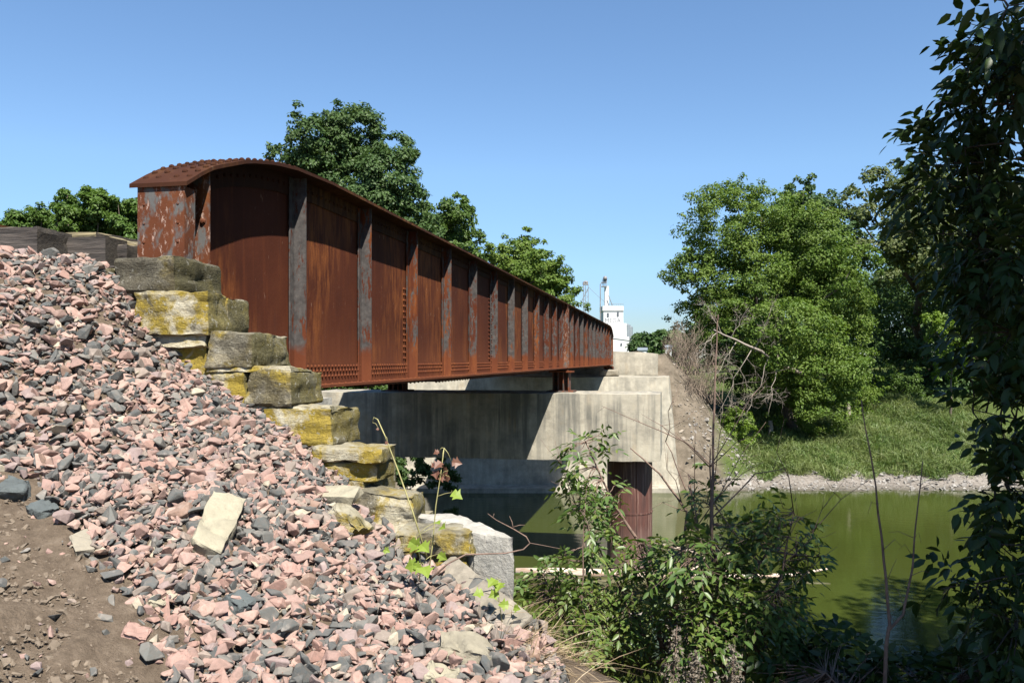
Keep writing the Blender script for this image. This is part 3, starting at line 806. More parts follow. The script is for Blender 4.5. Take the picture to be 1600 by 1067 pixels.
wall_stone(250, 323, 350, 542, 580, 4.53, M['lime3'], 'yellow stained stone left of the third step block', 16)
wall_stone(323, 452, 456, 573, 579, 4.51, M['lime5'], 'thin broken stone slip between third and fourth step', 17, edge=.006, strata=.003, amp=.008)
wall_stone(384, 453, 511, 578, 634, 4.50, M['lime2'], 'spotted grey and yellow stone block below the rivet rows', 18)
wall_stone(305, 383, 420, 580, 634, 4.51, M['lime3'], 'bright yellow lichen stone left of the fourth step', 19)
wall_stone(385, 515, 520, 636, 642, 4.53, M['lime5'], 'thin pale stone slip under the fourth step', 20, edge=.006, strata=.003, amp=.008)
wall_stone(406, 518, 568, 640, 697, 4.50, M['lime3'], 'long yellow and grey block beside the shaded pier', 21)
wall_stone(480, 596, 626, 702, 722, 4.42, M['lime4'], 'flat capped pale stone ledge with a layered edge', 22, edge=.014)
wall_stone(500, 588, 615, 722, 752, 4.44, M['lime3'], 'mustard coloured stone under the flat stone ledge', 23)
wall_stone(530, 570, 605, 753, 778, 4.46, M['lime5'], 'small cream stone tucked under the mustard stone', 24)
wall_stone(548, 648, 674, 776, 842, 4.32, M['lime4'], 'broad cracked stone whose flat top slopes toward the river', 25, topdrop=-.02, strata=.012, edge=.02)
wall_stone(610, 740, 752, 838, 872, 4.05, M['lime4'], 'flat curling stone slab next to the concrete block', 27, edge=.03)
wall_stone(640, 730, 742, 872, 912, 4.08, M['lime3'], 'lowest yellow stone wedged against the concrete block', 28)
wall_stone(690, 744, 752, 900, 965, 4.10, M['lime1'], 'dark yellow corner stone half behind the fallen board', 29)
# loose pieces at the left of the top stone
wall_stone(116, 172, 182, 419, 436, 4.52, M['lime1'], 'flat yellow stone left of the dark top stone', 31, edge=.012, amp=.012)
wall_stone(138, 206, 214, 440, 474, 4.53, M['lime5'], 'pale cracked stone below the flat yellow stone', 32)
wall_stone(160, 210, 216, 476, 522, 4.54, M['lime5'], 'cream stone emerging from the ballast beside the large block', 33)
# concrete block at the foot
A = atY(752, 842, 4.02); Bq = atY(806, 838, 4.02)
zt = Bq.z
pl4 = ((-1.02, 4.10), (-.785, 4.03), (-1.28, 4.62), (-1.52, 4.52))
cb = [(x, y, -2.3) for x, y in pl4] + [(x, y, zt) for x, y in pl4]
tag(rough_block('concrete_footing', cb, (34, 22, 34), .016, 5, M['concrete_rough'], None, 41, .004, .016), 'pale crumbling concrete block at the foot of the stone wall', 'concrete block')

# timbers at the track end
def timber(cs, mat, label, seed, div=(40, 12, 12), amp=.012, edge=.012, cat='timber', name='timber'):
    return tag(rough_block(name, cs, div, amp, 4.0, mat, None, seed, .006, edge, 35), label, cat, 'timbers at the end of the track')
ca = atY(58, 352, 4.92)
timber(boxc(-6.2, ca.x, 4.92, 5.27, .40, ca.z), M['timber'], 'thick weathered timber with a black cut end on the ballast', 51)
cc = atY(184, 374, 5.24)
timber(boxc(-5.2, cc.x, 5.34, 5.62, .40, cc.z - .01), M['timber'], 'shorter timber between the black ended one and the end plate', 52)
cp = atY(150, 361, 5.30)
timber([(-5.0, 5.29, cp.z - .07), (cp.x, 5.30, cp.z - .065), (cp.x + .02, 5.75, cp.z - .065), (-5.0, 5.75, cp.z - .07), (-5.0, 5.29, cp.z), (cp.x, 5.30, cp.z), (cp.x + .02, 5.75, cp.z), (-5.0, 5.75, cp.z)], M['timber_moss'], 'mossy flat plank laid across the timbers', 53, (30, 10, 4), .008, .008, 'plank', 'plank')
cq = atY(214, 382, 5.5)
timber([(cp.x - .02, 5.42, cp.z - .07), (cq.x, 5.50, cq.z - .03), (cq.x, 5.80, cq.z - .03), (cp.x - .02, 5.8, cp.z - .07), (cp.x - .02, 5.42, cp.z - .012), (cq.x, 5.50, cq.z), (cq.x, 5.8, cq.z), (cp.x - .02, 5.8, cp.z - .012)], M['timber_moss'], 'splintered plank sloping down to the end plate', 54, (20, 8, 4), .010, .01, 'plank', 'plank')

# ------------------------------------------------------------------ ballast
def stone_variants(n, seed):
    rs = np.random.default_rng(seed); out = []
    for _ in range(n):
        k = rs.integers(9, 14)
        P = rs.normal(size=(k, 3)); P /= np.linalg.norm(P, axis=1)[:, None]
        P *= rs.uniform(.8, 1.08, (k, 1))
        P *= np.array([1.0, rs.uniform(.62, .95), rs.uniform(.38, .70)])
        bm = bmesh.new()
        for p in P: bm.verts.new(p)
        r = bmesh.ops.convex_hull(bm, input=bm.verts[:])
        loose = [v for v in bm.verts if not v.link_faces]
        bmesh.ops.delete(bm, geom=loose, context='VERTS')
        bmesh.ops.bevel(bm, geom=bm.edges[:], offset=.035, segments=1, affect='EDGES', profile=.5)
        bmesh.ops.triangulate(bm, faces=bm.faces[:])
        bm.verts.index_update()
        v = np.array([x.co[:] for x in bm.verts]); f = np.array([[q.index for q in x.verts] for x in bm.faces])
        bm.free(); out.append((v, f))
    return out
VAR = stone_variants(36, 8)
def rand_rot(rs, n, flat=None):
    q = rs.normal(size=(n, 4)); q /= np.linalg.norm(q, axis=1)[:, None]
    w, x, y, z = q.T
    return np.stack([np.stack([1 - 2 * (y * y + z * z), 2 * (x * y - z * w), 2 * (x * z + y * w)], -1), np.stack([2 * (x * y + z * w), 1 - 2 * (x * x + z * z), 2 * (y * z - x * w)], -1), np.stack([2 * (x * z - y * w), 2 * (y * z + x * w), 1 - 2 * (x * x + y * y)], -1)], 1)
def tilt_rot(rs, n, mx):
    yaw = rs.uniform(0, 2 * np.pi, n); t = rs.normal(0, mx, n); t2 = rs.normal(0, mx, n)
    c, s = np.cos(yaw), np.sin(yaw); Z = np.zeros(n); O = np.ones(n)
    Rz = np.stack([np.stack([c, -s, Z], -1), np.stack([s, c, Z], -1), np.stack([Z, Z, O], -1)], 1)
    c, s = np.cos(t), np.sin(t); Rx = np.stack([np.stack([O, Z, Z], -1), np.stack([Z, c, -s], -1), np.stack([Z, s, c], -1)], 1)
    c, s = np.cos(t2), np.sin(t2); Ry = np.stack([np.stack([c, Z, s], -1), np.stack([Z, O, Z], -1), np.stack([-s, Z, c], -1)], 1)
    return Ry @ Rx @ Rz
def scatter(name, P, S, rs, mat, tilt=.6):
    n = len(P); R = tilt_rot(rs, n, tilt); vi = rs.integers(0, len(VAR), n)
    vs, fs, b = [], [], 0
    for k in range(len(VAR)):
        ii = np.where(vi == k)[0]
        if not len(ii): continue
        v, f = VAR[k]
        w = np.einsum('nij,vj->nvi', R[ii], v) * S[ii, None, None] + P[ii, None, :]
        vs.append(w.reshape(-1, 3)); fs.append((f[None] + (np.arange(len(ii)) * len(v))[:, None, None] + b).reshape(-1, 3)); b += len(ii) * len(v)
    return mesh_np(name, np.concatenate(vs), np.concatenate(fs), mat)
def inpoly(px, py, poly):
    ins = np.zeros(len(px), bool); j = len(poly) - 1
    for i in range(len(poly)):
        xi, yi = poly[i]; xj, yj = poly[j]
        c = ((yi > py) != (yj > py)) & (px < (xj - xi) * (py - yi) / (yj - yi + 1e-9) + xi)
        ins ^= c; j = i
    return ins
rs = np.random.default_rng(21)
N = 62000
gxy = np.stack([rs.uniform(-7, .2, N), rs.uniform(1.7, 5.3, N)], -1)
z = height(gxy[:, 0], gxy[:, 1])
P = np.c_[gxy, z]
px, py = project(P)
# ground-plan outlines (world X, Y) of the ballast and of the bare patch of soil in it
gr = [hit(*q)[0] for q in ((0, 752), (62, 748), (118, 800), (150, 880), (205, 905), (228, 985), (262, 1030), (285, 1067))]
bare = [(p.x, p.y) for p in gr] + [(gr[-1].x + .10, gr[-1].y - .6), (-2.2, 1.2), (-4.6, 1.2), (-4.4, 2.2)]
edge = [(-7, 1.0), (-.35, 1.0), (-.30, 2.6), (-.46, 3.45), (-.60, 3.80), (-.95, 4.1), (-1.3, 4.32), (-1.75, 4.5), (-2.3, 4.58), (-3.0, 4.6), (-3.35, 4.6), (-3.8, 4.65), (-4.2, 4.95), (-7, 4.95)]
wx = gxy[:, 0] + rs.normal(0, .05, N); wy = gxy[:, 1] + rs.normal(0, .05, N)
ok = inpoly(gxy[:, 0], gxy[:, 1], edge) & ~inpoly(wx, wy, bare)
few = inpoly(gxy[:, 0], gxy[:, 1], edge) & ~ok & (rs.random(N) < .05)
keep = ok & (rs.random(N) < .95)
P1 = P[keep].copy(); n1 = len(P1)
S1 = np.clip(rs.lognormal(math.log(.031), .40, n1), .012, .066)
P1[:, 2] += rs.uniform(-.4, .75, n1) * S1 * .8 + rs.uniform(0, .02, n1)
P2 = P[few].copy(); S2 = np.clip(rs.lognormal(math.log(.017), .6, len(P2)), .006, .055); P2[:, 2] += S2 * .1
P3 = P[ok & (rs.random(N) < .5)].copy(); P3[:, :2] += rs.normal(0, .02, (len(P3), 2)); S3 = rs.uniform(.006, .016, len(P3)); P3[:, 2] += rs.uniform(0, .03, len(P3))
tag(scatter('ballast_gravel', np.r_[P1, P2, P3], np.r_[S1, S2, S3], rs, M['gravel'], .55), 'pink and dark grey railway ballast spilling down the bank', 'gravel', None, 'stuff')
# crumbs of soil and grit on the bare patch
M_ = 26000
q = np.stack([rs.uniform(-4.6, -1.2, M_), rs.uniform(1.6, 4.2, M_)], -1)
q = q[inpoly(q[:, 0] + rs.normal(0, .03, M_), q[:, 1], bare)]
Pq = np.c_[q, height(q[:, 0], q[:, 1])]
Sq = np.clip(rs.lognormal(math.log(.0075), .6, len(q)), .003, .032)
m_clod = onestone('soil_clods', (0.23, 0.178, 0.128), .6)
tag(scatter('soil_crumbs', Pq, Sq, rs, m_clod, .5), 'crumbs of brown soil on the bare patch of bank', 'soil', None, 'stuff')

def rock(px, py, L, Wd, H, mat, label, seed, yaw=0, sink=.35, tilt=None, name='loose_stone', D=None, strata=.003, cat='stone', lift=0):
    p, t = hit(px, py)
    x, y = p.x, p.y
    e = .05
    n = Vector((-(hz1(x + e, y) - hz1(x - e, y)) / (2 * e), -(hz1(x, y + e) - hz1(x, y - e)) / (2 * e), 1)).normalized()
    if tilt is not None: n = Vector(tilt).normalized()
    ax = Vector((math.cos(yaw), math.sin(yaw), 0)); ax = (ax - n * ax.dot(n)).normalized(); ay = n.cross(ax)
    c = p + n * (H * (.5 - sink) + lift)
    r = random.Random(seed)
    cs = []
    for k in (-.5, .5):
        for i, j in ((-.5, -.5), (.5, -.5), (.5, .5), (-.5, .5)):
            sh = r.uniform(.58, 1.0)
            cs.append(c + ax * L * i * sh + ay * Wd * j * r.uniform(.7, 1.0) + n * H * k * r.uniform(.8, 1))
    q = max(L, Wd) / 22
    o = rough_block(name, cs, (max(4, int(L / q)), max(4, int(Wd / q)), max(3, int(H / q))), H * .17, 2.2 / L, mat, None, seed, strata, H * .10, 35)
    return tag(o, label, cat)
rock(334, 836, .44, .19, .12, M['st_pale'], 'large pale limestone slab lying diagonally on the ballast', 61, -1.15, .25, name='limestone_slab')
rock(536, 800, .32, .16, .055, M['st_pale'], 'thin pale stone plate tilted against the wall above a dark gap', 62, -.15, -.9, (-.1, -.35, 1), 'limestone_plate', lift=.03)
rock(535, 826, .26, .16, .12, M['lime5'], 'cream stone under the thin pale plate', 63, -.2, .2)
rock(20, 772, .16, .15, .08, M['st_dark'], 'big dark grey flat stone at the left edge of the bare soil', 64, .3, .2)
rock(66, 803, .13, .10, .07, M['st_dark'], 'rounded grey green stone beside the bare soil', 65, -.3, .3)
rock(128, 858, .16, .09, .05, M['st_beige'], 'beige slab stone on the edge of the bare soil', 66, -.7, .2)
rock(725, 1030, .30, .17, .15, M['st_tan'], 'square lump of old tan concrete at the lower end of the ballast', 67, .1, .40, name='concrete_lump', cat='concrete lump')
rock(690, 1064, .17, .12, .10, M['st_pale'], 'pale boulder cut by the bottom edge of the ballast', 68, .2, .4)
rock(213, 995, .12, .09, .055, M['st_pink'], 'single pink stone on the bare soil near the bottom', 69, .2, .25)
rock(278, 1040, .10, .085, .06, M['st_pink'], 'pink angular stone beside the bare soil lower tip', 70, .9, .25)
rock(372, 950, .13, .10, .07, M['st_dark'], 'large dark angular stone in the lower middle of the ballast', 71, -.4, .1)
rock(450, 905, .10, .08, .07, M['st_pink'], 'pink block stone right of the limestone slab', 73, .5, .0)
rock(245, 948, .08, .06, .05, M['st_pale'], 'white knobbly stone at the edge of the bare soil', 74, .1, .1)
# fallen weathered board
p0, _ = hit(697, 897); p1 = atD(818, 982, 3.72)
p0 = p0 + V(.0, -.02, .05)
dv = (p1 - p0).normalized(); sv = dv.cross(V(.15, -.75, .65)).normalized(); nv = sv.cross(dv)
cs = []
for k in (0, .028):
    for a, s_ in ((p0, -1), (p1, -1), (p1, 1), (p0, 1)): cs.append(a + sv * s_ * .065 + nv * k)
tag(rough_block('board', cs, (34, 8, 3), .006, 6, M['board'], None, 81, 0, .005), 'grey weathered board sliding down below the stone wall', 'board')

# ------------------------------------------------------------------ foliage tools
def norm(a): return a / np.maximum(np.linalg.norm(a, axis=-1, keepdims=True), 1e-9)
def leaves_simple(P, axis_, nrm, L, wr, fold, rs):
    n = len(P); axis_ = norm(axis_); side = norm(np.cross(axis_, nrm)); up = np.cross(side, axis_)
    L = L[:, None]
    b = P; t = P + axis_ * L
    m = P + axis_ * L * .45
    l = m + side * L * wr * .5 + up * L * fold; r = m - side * L * wr * .5 + up * L * fold
    v = np.stack([b, r, t, l], 1).reshape(-1, 3)
    k = np.arange(n)[:, None] * 4
    f = np.concatenate([k + np.array([[0, 1, 2]]), k + np.array([[0, 2, 3]])])
    return v, f
def leaves_fine(P, axis_, nrm, L, wr, fold, droop):
    n = len(P); axis_ = norm(axis_); side = norm(np.cross(axis_, nrm)); up = np.cross(side, axis_)
    L = L[:, None]; dn = np.array([[0, 0, -1.0]])
    at = lambda t, s, f: P + axis_ * L * t + side * L * wr * s + up * L * f + dn * L * droop * t * t
    v = np.stack([at(0, 0, 0), at(.28, .42, fold), at(.62, .40, fold), at(1, 0, 0), at(.62, -.40, fold), at(.28, -.42, fold), at(.28, 0, 0), at(.62, 0, 0)], 1).reshape(-1, 3)
    k = np.arange(n)[:, None] * 8
    t = [(0, 6, 1), (1, 6, 7), (1, 7, 2), (2, 7, 3), (0, 5, 6), (5, 4, 7), (5, 7, 6), (4, 3, 7)]
    f = np.concatenate([k + np.array([x]) for x in t])
    return v, f
def in_ball(rs, n):
    d = norm(rs.normal(size=(n, 3))); return d * (rs.random((n, 1)) ** (1 / 3))
def px_blobs(lst, D, jit=0.0, seed=0, sq=1.0):
    """circles seen in the photograph -> balls of foliage at their own distance"""
    r = random.Random(seed); out = []
    for q in lst:
        d = q[3] if len(q) > 3 else D + r.uniform(-jit, jit)
        out.append((atD(q[0], q[1], d), q[2] / F * d))
    return out
def crown_mesh(name, blobs, nleaf, leaf, mat, seed, parent, clump=.36, density=None):
    rs = np.random.default_rng(seed)
    C = np.array([b[0][:] for b in blobs]); R = np.array([b[1] for b in blobs])
    wgt = R ** 2 / (R ** 2).sum()
    ncl = max(len(blobs) * 15, int(nleaf / 120))
    bi = rs.choice(len(blobs), ncl, p=wgt)
    d = norm(rs.normal(size=(ncl, 3)) + np.array([0, -.25, .18]))
    rad = np.where(rs.random(ncl) < .78, rs.uniform(.72, 1.02, ncl), rs.uniform(.2, .75, ncl))
    fr = rs.random(ncl) < .16
    rad = np.where(fr, rs.uniform(1.02, 1.30, ncl), rad)
    rad *= (1 + .16 * np.sin(d[:, 0] * 5 + bi) * np.cos(d[:, 2] * 6 + bi * 2))
    cc = C[bi] + d * (R[bi] * rad)[:, None]
    cr = np.clip(R[bi] * clump * np.where(fr, rs.uniform(.3, .6, ncl), rs.uniform(.4, 1.1, ncl)), leaf * 1.2, None)
    ci = rs.choice(ncl, nleaf, p=cr ** 1.6 / (cr ** 1.6).sum())
    off = in_ball(rs, nleaf) * np.array([1.05, 1.05, .62])
    P = cc[ci] + off * cr[ci, None]
    # a lacy fringe of shoots
    out = norm(P - C[bi[ci]])
    nrm = norm(off * .7 + out * .55 + np.array([0, 0, .55]) + rs.normal(0, .55, (nleaf, 3)))
    ax = np.cross(nrm, rs.normal(size=(nleaf, 3))) + np.array([0, 0, -.25])
    L = leaf * rs.uniform(.65, 1.35, nleaf)
    v, f = leaves_simple(P, ax, nrm, L, .62, .10, rs)
    return mesh_np(name, v, f, mat, parent)
def limb(mb, a, b, r0, r1, seed, n=6, seg=6, wob=.08):
    r = random.Random(seed); a = Vector(a); b = Vector(b); L = (b - a).length
    pts, rad = [], []
    for i in range(seg + 1):
        t = i / seg
        p = a.lerp(b, t); w = math.sin(math.pi * t) * wob * L
        p = p + V(r.uniform(-1, 1), r.uniform(-1, 1), r.uniform(-.3, .8)) * w
        pts.append(p); rad.append(r0 + (r1 - r0) * t)
    mb.tube(pts, rad, n)
    return pts
def tree(name, label, cat, blobs, base, nleaf, leaf, mat, seed, tr=.22, group=None, bark='bark', clump=.34):
    base = Vector(base)
    r = empty(name, label, cat, base, group)
    b = MB()
    zs = sum((q[0] for q in blobs), Vector()) / len(blobs)
    fork = base.lerp(zs, .55)
    limb(b, base + V(0, 0, -.4), fork, tr, tr * .7, seed, 8, 6, .03)
    for i, (c, rad) in enumerate(blobs):
        limb(b, fork, c, tr * .45, tr * .06, seed + i, 6, 6, .06)
    b.build('trunk', M[bark], r, smooth=True)
    crown_mesh('crown', blobs, nleaf, leaf, mat, seed, r, clump)
    return r
def gbase(px, D, dx=0, dy=0):
    p = atD(px, HZ, D); return (p.x + dx, p.y + dy, hz1(p.x + dx, p.y + dy))

GR = 'trees on the far bank'
tree('box_elder_tree', 'wide sunlit yellow green tree right of the white elevator', 'tree',
     px_blobs([(1130, 350, 62), (1088, 425, 48), (1190, 335, 52), (1250, 395, 72), (1160, 430, 70), (1285, 470, 66), (1235, 530, 68), (1290, 575, 58), (1090, 490, 42), (1150, 318, 36), (1062, 448, 30), (1175, 510, 52), (1285, 630, 50), (1330, 420, 40), (1235, 620, 48), (1120, 500, 40), (1190, 600, 40, 50), (1110, 545, 40, 52), (1160, 570, 50, 52), (1215, 560, 50, 51), (1320, 520, 50, 50), (1340, 600, 40, 51)], 47, 2.2, 5),
     gbase(1240, 49), 135000, .155, M['lf_elder'], 101, .32, GR)
tree('pointed_tree', 'dark pointed tree top rising behind the wide yellow green tree', 'tree',
     px_blobs([(1248, 308, 26), (1240, 335, 36), (1285, 345, 42), (1305, 380, 40), (1255, 292, 15), (1270, 420, 60)], 62, 1.5, 6), gbase(1270, 62), 24000, .26, M['lf_dark'], 102, .3, GR)
tree('ash_tree', 'olive tree crown behind the dark hanging leaves at right', 'tree',
     px_blobs([(1370, 300, 40), (1425, 300, 50), (1330, 332, 36), (1400, 375, 66), (1480, 340, 70), (1560, 340, 80), (1350, 290, 22), (1640, 380, 100), (1440, 400, 60)], 53, 3.0, 7), gbase(1430, 66), 60000, .25, M['lf_olive'], 103, .35, GR)
tree('maple_tree', 'deep shaded tree in the dark hollow below the olive crown', 'tree',
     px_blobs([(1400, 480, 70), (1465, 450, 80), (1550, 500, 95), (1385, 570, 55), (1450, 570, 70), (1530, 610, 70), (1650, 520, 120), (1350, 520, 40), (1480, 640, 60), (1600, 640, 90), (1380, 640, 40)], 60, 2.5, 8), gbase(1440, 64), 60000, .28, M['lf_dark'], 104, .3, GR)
tree('young_tree', 'small bright lime green tree against the dark hollow', 'tree',
     px_blobs([(1470, 512, 22), (1492, 545, 28), (1455, 500, 14), (1480, 580, 22), (1505, 520, 18), (1520, 570, 20)], 50, .8, 9), gbase(1485, 50), 5000, .19, M['lf_bright'], 105, .08, GR)
tree('green_bush', 'round bright bush at the foot of the bare slope', 'bush',
     px_blobs([(1152, 660, 24), (1140, 685, 18), (1162, 684, 22), (1150, 645, 14), (1135, 665, 12)], 44, .3, 10), gbase(1150, 44), 3200, .13, M['lf_bright'], 106, .05)
tree('grey_green_bush', 'grey green bush under the dark hollow above the tall grass', 'bush',
     px_blobs([(1380, 595, 26), (1420, 600, 26), (1400, 625, 26), (1360, 620, 20), (1440, 630, 22)], 54, .8, 11), gbase(1400, 54), 4200, .15, M['lf_mid'], 107, .06)
tree('weed_bush', 'low lit bush between the box elder foot and tall grass', 'bush',
     px_blobs([(1270, 655, 24), (1310, 655, 26), (1350, 650, 24), (1235, 650, 20)], 51, .6, 12), gbase(1290, 51), 4200, .15, M['lf_elder'], 108, .06)
GB = 'woodland behind the far bank trees'
for k, (bl, lb) in enumerate([([(1140, 530, 55), (1200, 560, 60), (1100, 560, 40), (1180, 480, 50)], 'dark woodland tree behind the fallen trunk and brush'),
                              ([(1290, 500, 80), (1350, 470, 80), (1320, 580, 70), (1260, 600, 60)], 'woodland tree filling the gap between wide tree and dark hollow'),
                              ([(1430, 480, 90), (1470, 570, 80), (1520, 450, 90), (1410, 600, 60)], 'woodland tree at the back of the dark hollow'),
                              ([(1580, 480, 90), (1640, 540, 100), (1570, 590, 80), (1680, 430, 100)], 'woodland tree behind the hanging dark leaves at right')]):
    c = atD(bl[0][0], HZ, 80)
    tree('woodland_tree', lb, 'tree', px_blobs(bl, 80, 3, 600 + k), (c.x, c.y, hz1(c.x, c.y)), 24000, .42, M['lf_dark'], 600 + k, .3, GB)
tree('riverside_bush', 'dark bush at the water line left of the far abutment', 'bush', px_blobs([(640, 735, 26), (680, 740, 24), (600, 730, 34), (660, 715, 22), (705, 752, 14), (560, 740, 30)], 37.5, .5, 31), (-12.6, 38.6, -6.2), 9000, .16, M['lf_dark'], 631, .06)
GL = 'trees beyond the bridge'
tree('cottonwood_tree', 'tallest tree standing directly behind the rusty girder', 'tree',
     px_blobs([(478, 212, 40), (550, 208, 46), (612, 240, 38), (520, 262, 60), (598, 292, 56), (642, 256, 20), (440, 236, 16), (575, 335, 58), (635, 330, 40), (416, 246, 11), (480, 290, 55), (640, 370, 50)], 55, 2.5, 13),
     (-29, 48, -4), 64000, .235, M['lf_dark'], 111, .4, GL)
tree('hackberry_tree', 'medium green tree right of the tallest one behind the girder', 'tree',
     px_blobs([(708, 342, 36), (690, 372, 38), (735, 372, 24), (652, 345, 26), (720, 318, 16), (700, 420, 50)], 60, 2, 14), (-24, 57, -3), 26000, .23, M['lf_mid'], 112, .3, GL)
tree('willow_tree', 'light green rounded tree left of the elevator legs', 'tree',
     px_blobs([(806, 408, 38), (846, 425, 38), (778, 402, 24), (880, 452, 22), (815, 450, 50), (868, 470, 34), (905, 478, 18), (760, 395, 20), (830, 390, 20)], 66, 2, 15), (-18.5, 64, -2), 34000, .23, M['lf_elder'], 113, .3, GL)
tree('riverside_tree', 'leafy growth seen low between girder and pier beam', 'tree',
     px_blobs([(540, 605, 46), (590, 620, 40), (650, 620, 40), (700, 612, 40), (740, 600, 30), (690, 660, 50), (620, 670, 60)], 49, 1.5, 16), (-21, 44, -6), 24000, .2, M['lf_mid'], 114, .2, GL)
GS = 'small trees beyond the track timbers'
tl = [('small_tree', 'low bushy tree top left above the thick black ended timber', [(28, 350, 21), (55, 340, 19), (66, 331, 12), (50, 360, 26), (3, 360, 14), (75, 355, 20), (38, 338, 12), (30, 375, 24), (64, 374, 22), (12, 352, 10)], 201),
      ('small_tree', 'pointed bushy tree top behind the mossy plank', [(97, 335, 19), (105, 316, 15), (106, 304, 9), (112, 348, 22), (90, 355, 20), (117, 330, 14), (100, 370, 22), (120, 364, 18), (92, 322, 10)], 202),
      ('small_tree', 'tallest small tree between the timbers and the rusty end plate', [(150, 326, 22), (139, 310, 13), (136, 299, 8), (157, 310, 13), (157, 299, 8), (164, 342, 20), (140, 345, 21), (150, 368, 22), (174, 364, 16), (168, 324, 13)], 203),
      ('small_tree', 'small tree peeping out just left of the end plate', [(186, 328, 14), (184, 313, 8), (204, 347, 18), (190, 350, 18), (213, 322, 15), (228, 340, 22), (188, 370, 18), (206, 368, 18), (200, 332, 12)], 204)]
for nm, lb, bl, sd_ in tl:
    c = atD(bl[0][0], 430, 21)
    tree(nm, lb, 'tree', px_blobs(bl, 21, .6, sd_), (c.x, c.y, -1.5), 11000, .085, M['lf_fresh'], sd_, .08, GS, clump=.46)
GF = 'far trees on the horizon'
for k, (bl, lb) in enumerate([([(1003, 533, 12), (1012, 538, 14), (992, 545, 10), (1010, 552, 16)], 'distant tree beside the elevator silos on the skyline'),
                              ([(1036, 530, 14), (1028, 545, 14), (1045, 542, 14)], 'distant tree clump between the silos and the bare brush'),
                              ([(1062, 528, 14), (1056, 545, 15), (1075, 540, 14)], 'distant tree half behind the bare brush')]):
    c = atD(bl[0][0], HZ, 190)
    tree('far_tree', lb, 'tree', px_blobs(bl, 190, 3, 300 + k), (c.x, c.y, 0), 3000, .9, M['lf_dark'], 300 + k, .4, GF)
# trees on the near bank beside and behind the camera: they shade the water's edge and the leaves at right
def wtree(name, label, blobs, base, n, leaf, mat, seed, tr):
    return tree(name, label, 'tree', [(Vector(p), r) for p, r in blobs], base, n, leaf, mat, seed, tr, 'trees on the near bank')
wtree('bank_tree', 'tall bank tree whose shadow darkens the near water', [((12, 8, 6), 3.5), ((9, 7, 8), 3), ((11, 7, 7), 3.4), ((8.6, 6.6, 5.4), 2.4), ((14, 9, 8), 3), ((9.5, 8.5, 8.5), 2.8), ((16, 11, 5), 4), ((13, 10, 1), 3), ((11, 12, 8.3), 3), ((8.8, 10.5, 8), 2.4), ((13.5, 13, 8), 3), ((11, 10.5, 6), 3)], (12.5, 9, -5), 30000, .28, M['lf_dark'], 121, .3)

wtree('bank_tree', 'broad tree overhead on the near bank that shades the hanging branches', [((5, 1.2, 6), 1.7), ((6.4, .2, 6.5), 1.8), ((4.6, 2.6, 6.2), 1.3), ((6, 2, 5.5), 1.6), ((7, -1.2, 6), 1.8), ((7.5, 1.5, 6), 1.8), ((5.4, 3.4, 5.4), 1.3), ((6.6, 3.6, 4.6), 1.5)], (7.2, 1.8, -2.2), 16000, .2, M['lf_dark'], 122, .25)

# ------------------------------------------------------------------ near pinnate foliage
def sprays(name, O, Dr, L, pairs, leafL, wr, mat, parent, seed, droop=.35, fold=.06):
    rs = np.random.default_rng(seed); n = len(O); Dr = norm(Dr)
    side = norm(np.cross(Dr, np.array([0, 0, 1.0]) + rs.normal(0, .35, (n, 3))))
    up = np.cross(side, Dr)
    Ps, Ax, Nr, Ls = [], [], [], []
    for k in range(pairs):
        t = (k + .6) / (pairs + .4)
        base = O + Dr * (L * t)[:, None] + np.array([0, 0, -1.0]) * (L * t * t * .3)[:, None]
        for s in (-1, 1):
            keep = rs.random(n) < .93
            a = Dr * .55 + side * s * .85 + np.array([0, 0, -droop]) + rs.normal(0, .22, (n, 3))
            nn = up + side * s * -.25 + rs.normal(0, .25, (n, 3))
            Ps.append(base[keep]); Ax.append(a[keep]); Nr.append(nn[keep]); Ls.append((leafL * (.75 + .5 * math.sin(math.pi * t)) * rs.uniform(.75, 1.2, n))[keep])
    tip = O + Dr * L[:, None] + np.array([0, 0, -1.0]) * (L * .3)[:, None]
    Ps.append(tip); Ax.append(Dr + np.array([0, 0, -droop]) + rs.normal(0, .2, (n, 3))); Nr.append(up + rs.normal(0, .2, (n, 3))); Ls.append(leafL * rs.uniform(.8, 1.25, n))
    v, f = leaves_fine(np.concatenate(Ps), np.concatenate(Ax), np.concatenate(Nr), np.concatenate(Ls), wr, fold, .12)
    return mesh_np(name, v, f, mat, parent, True)
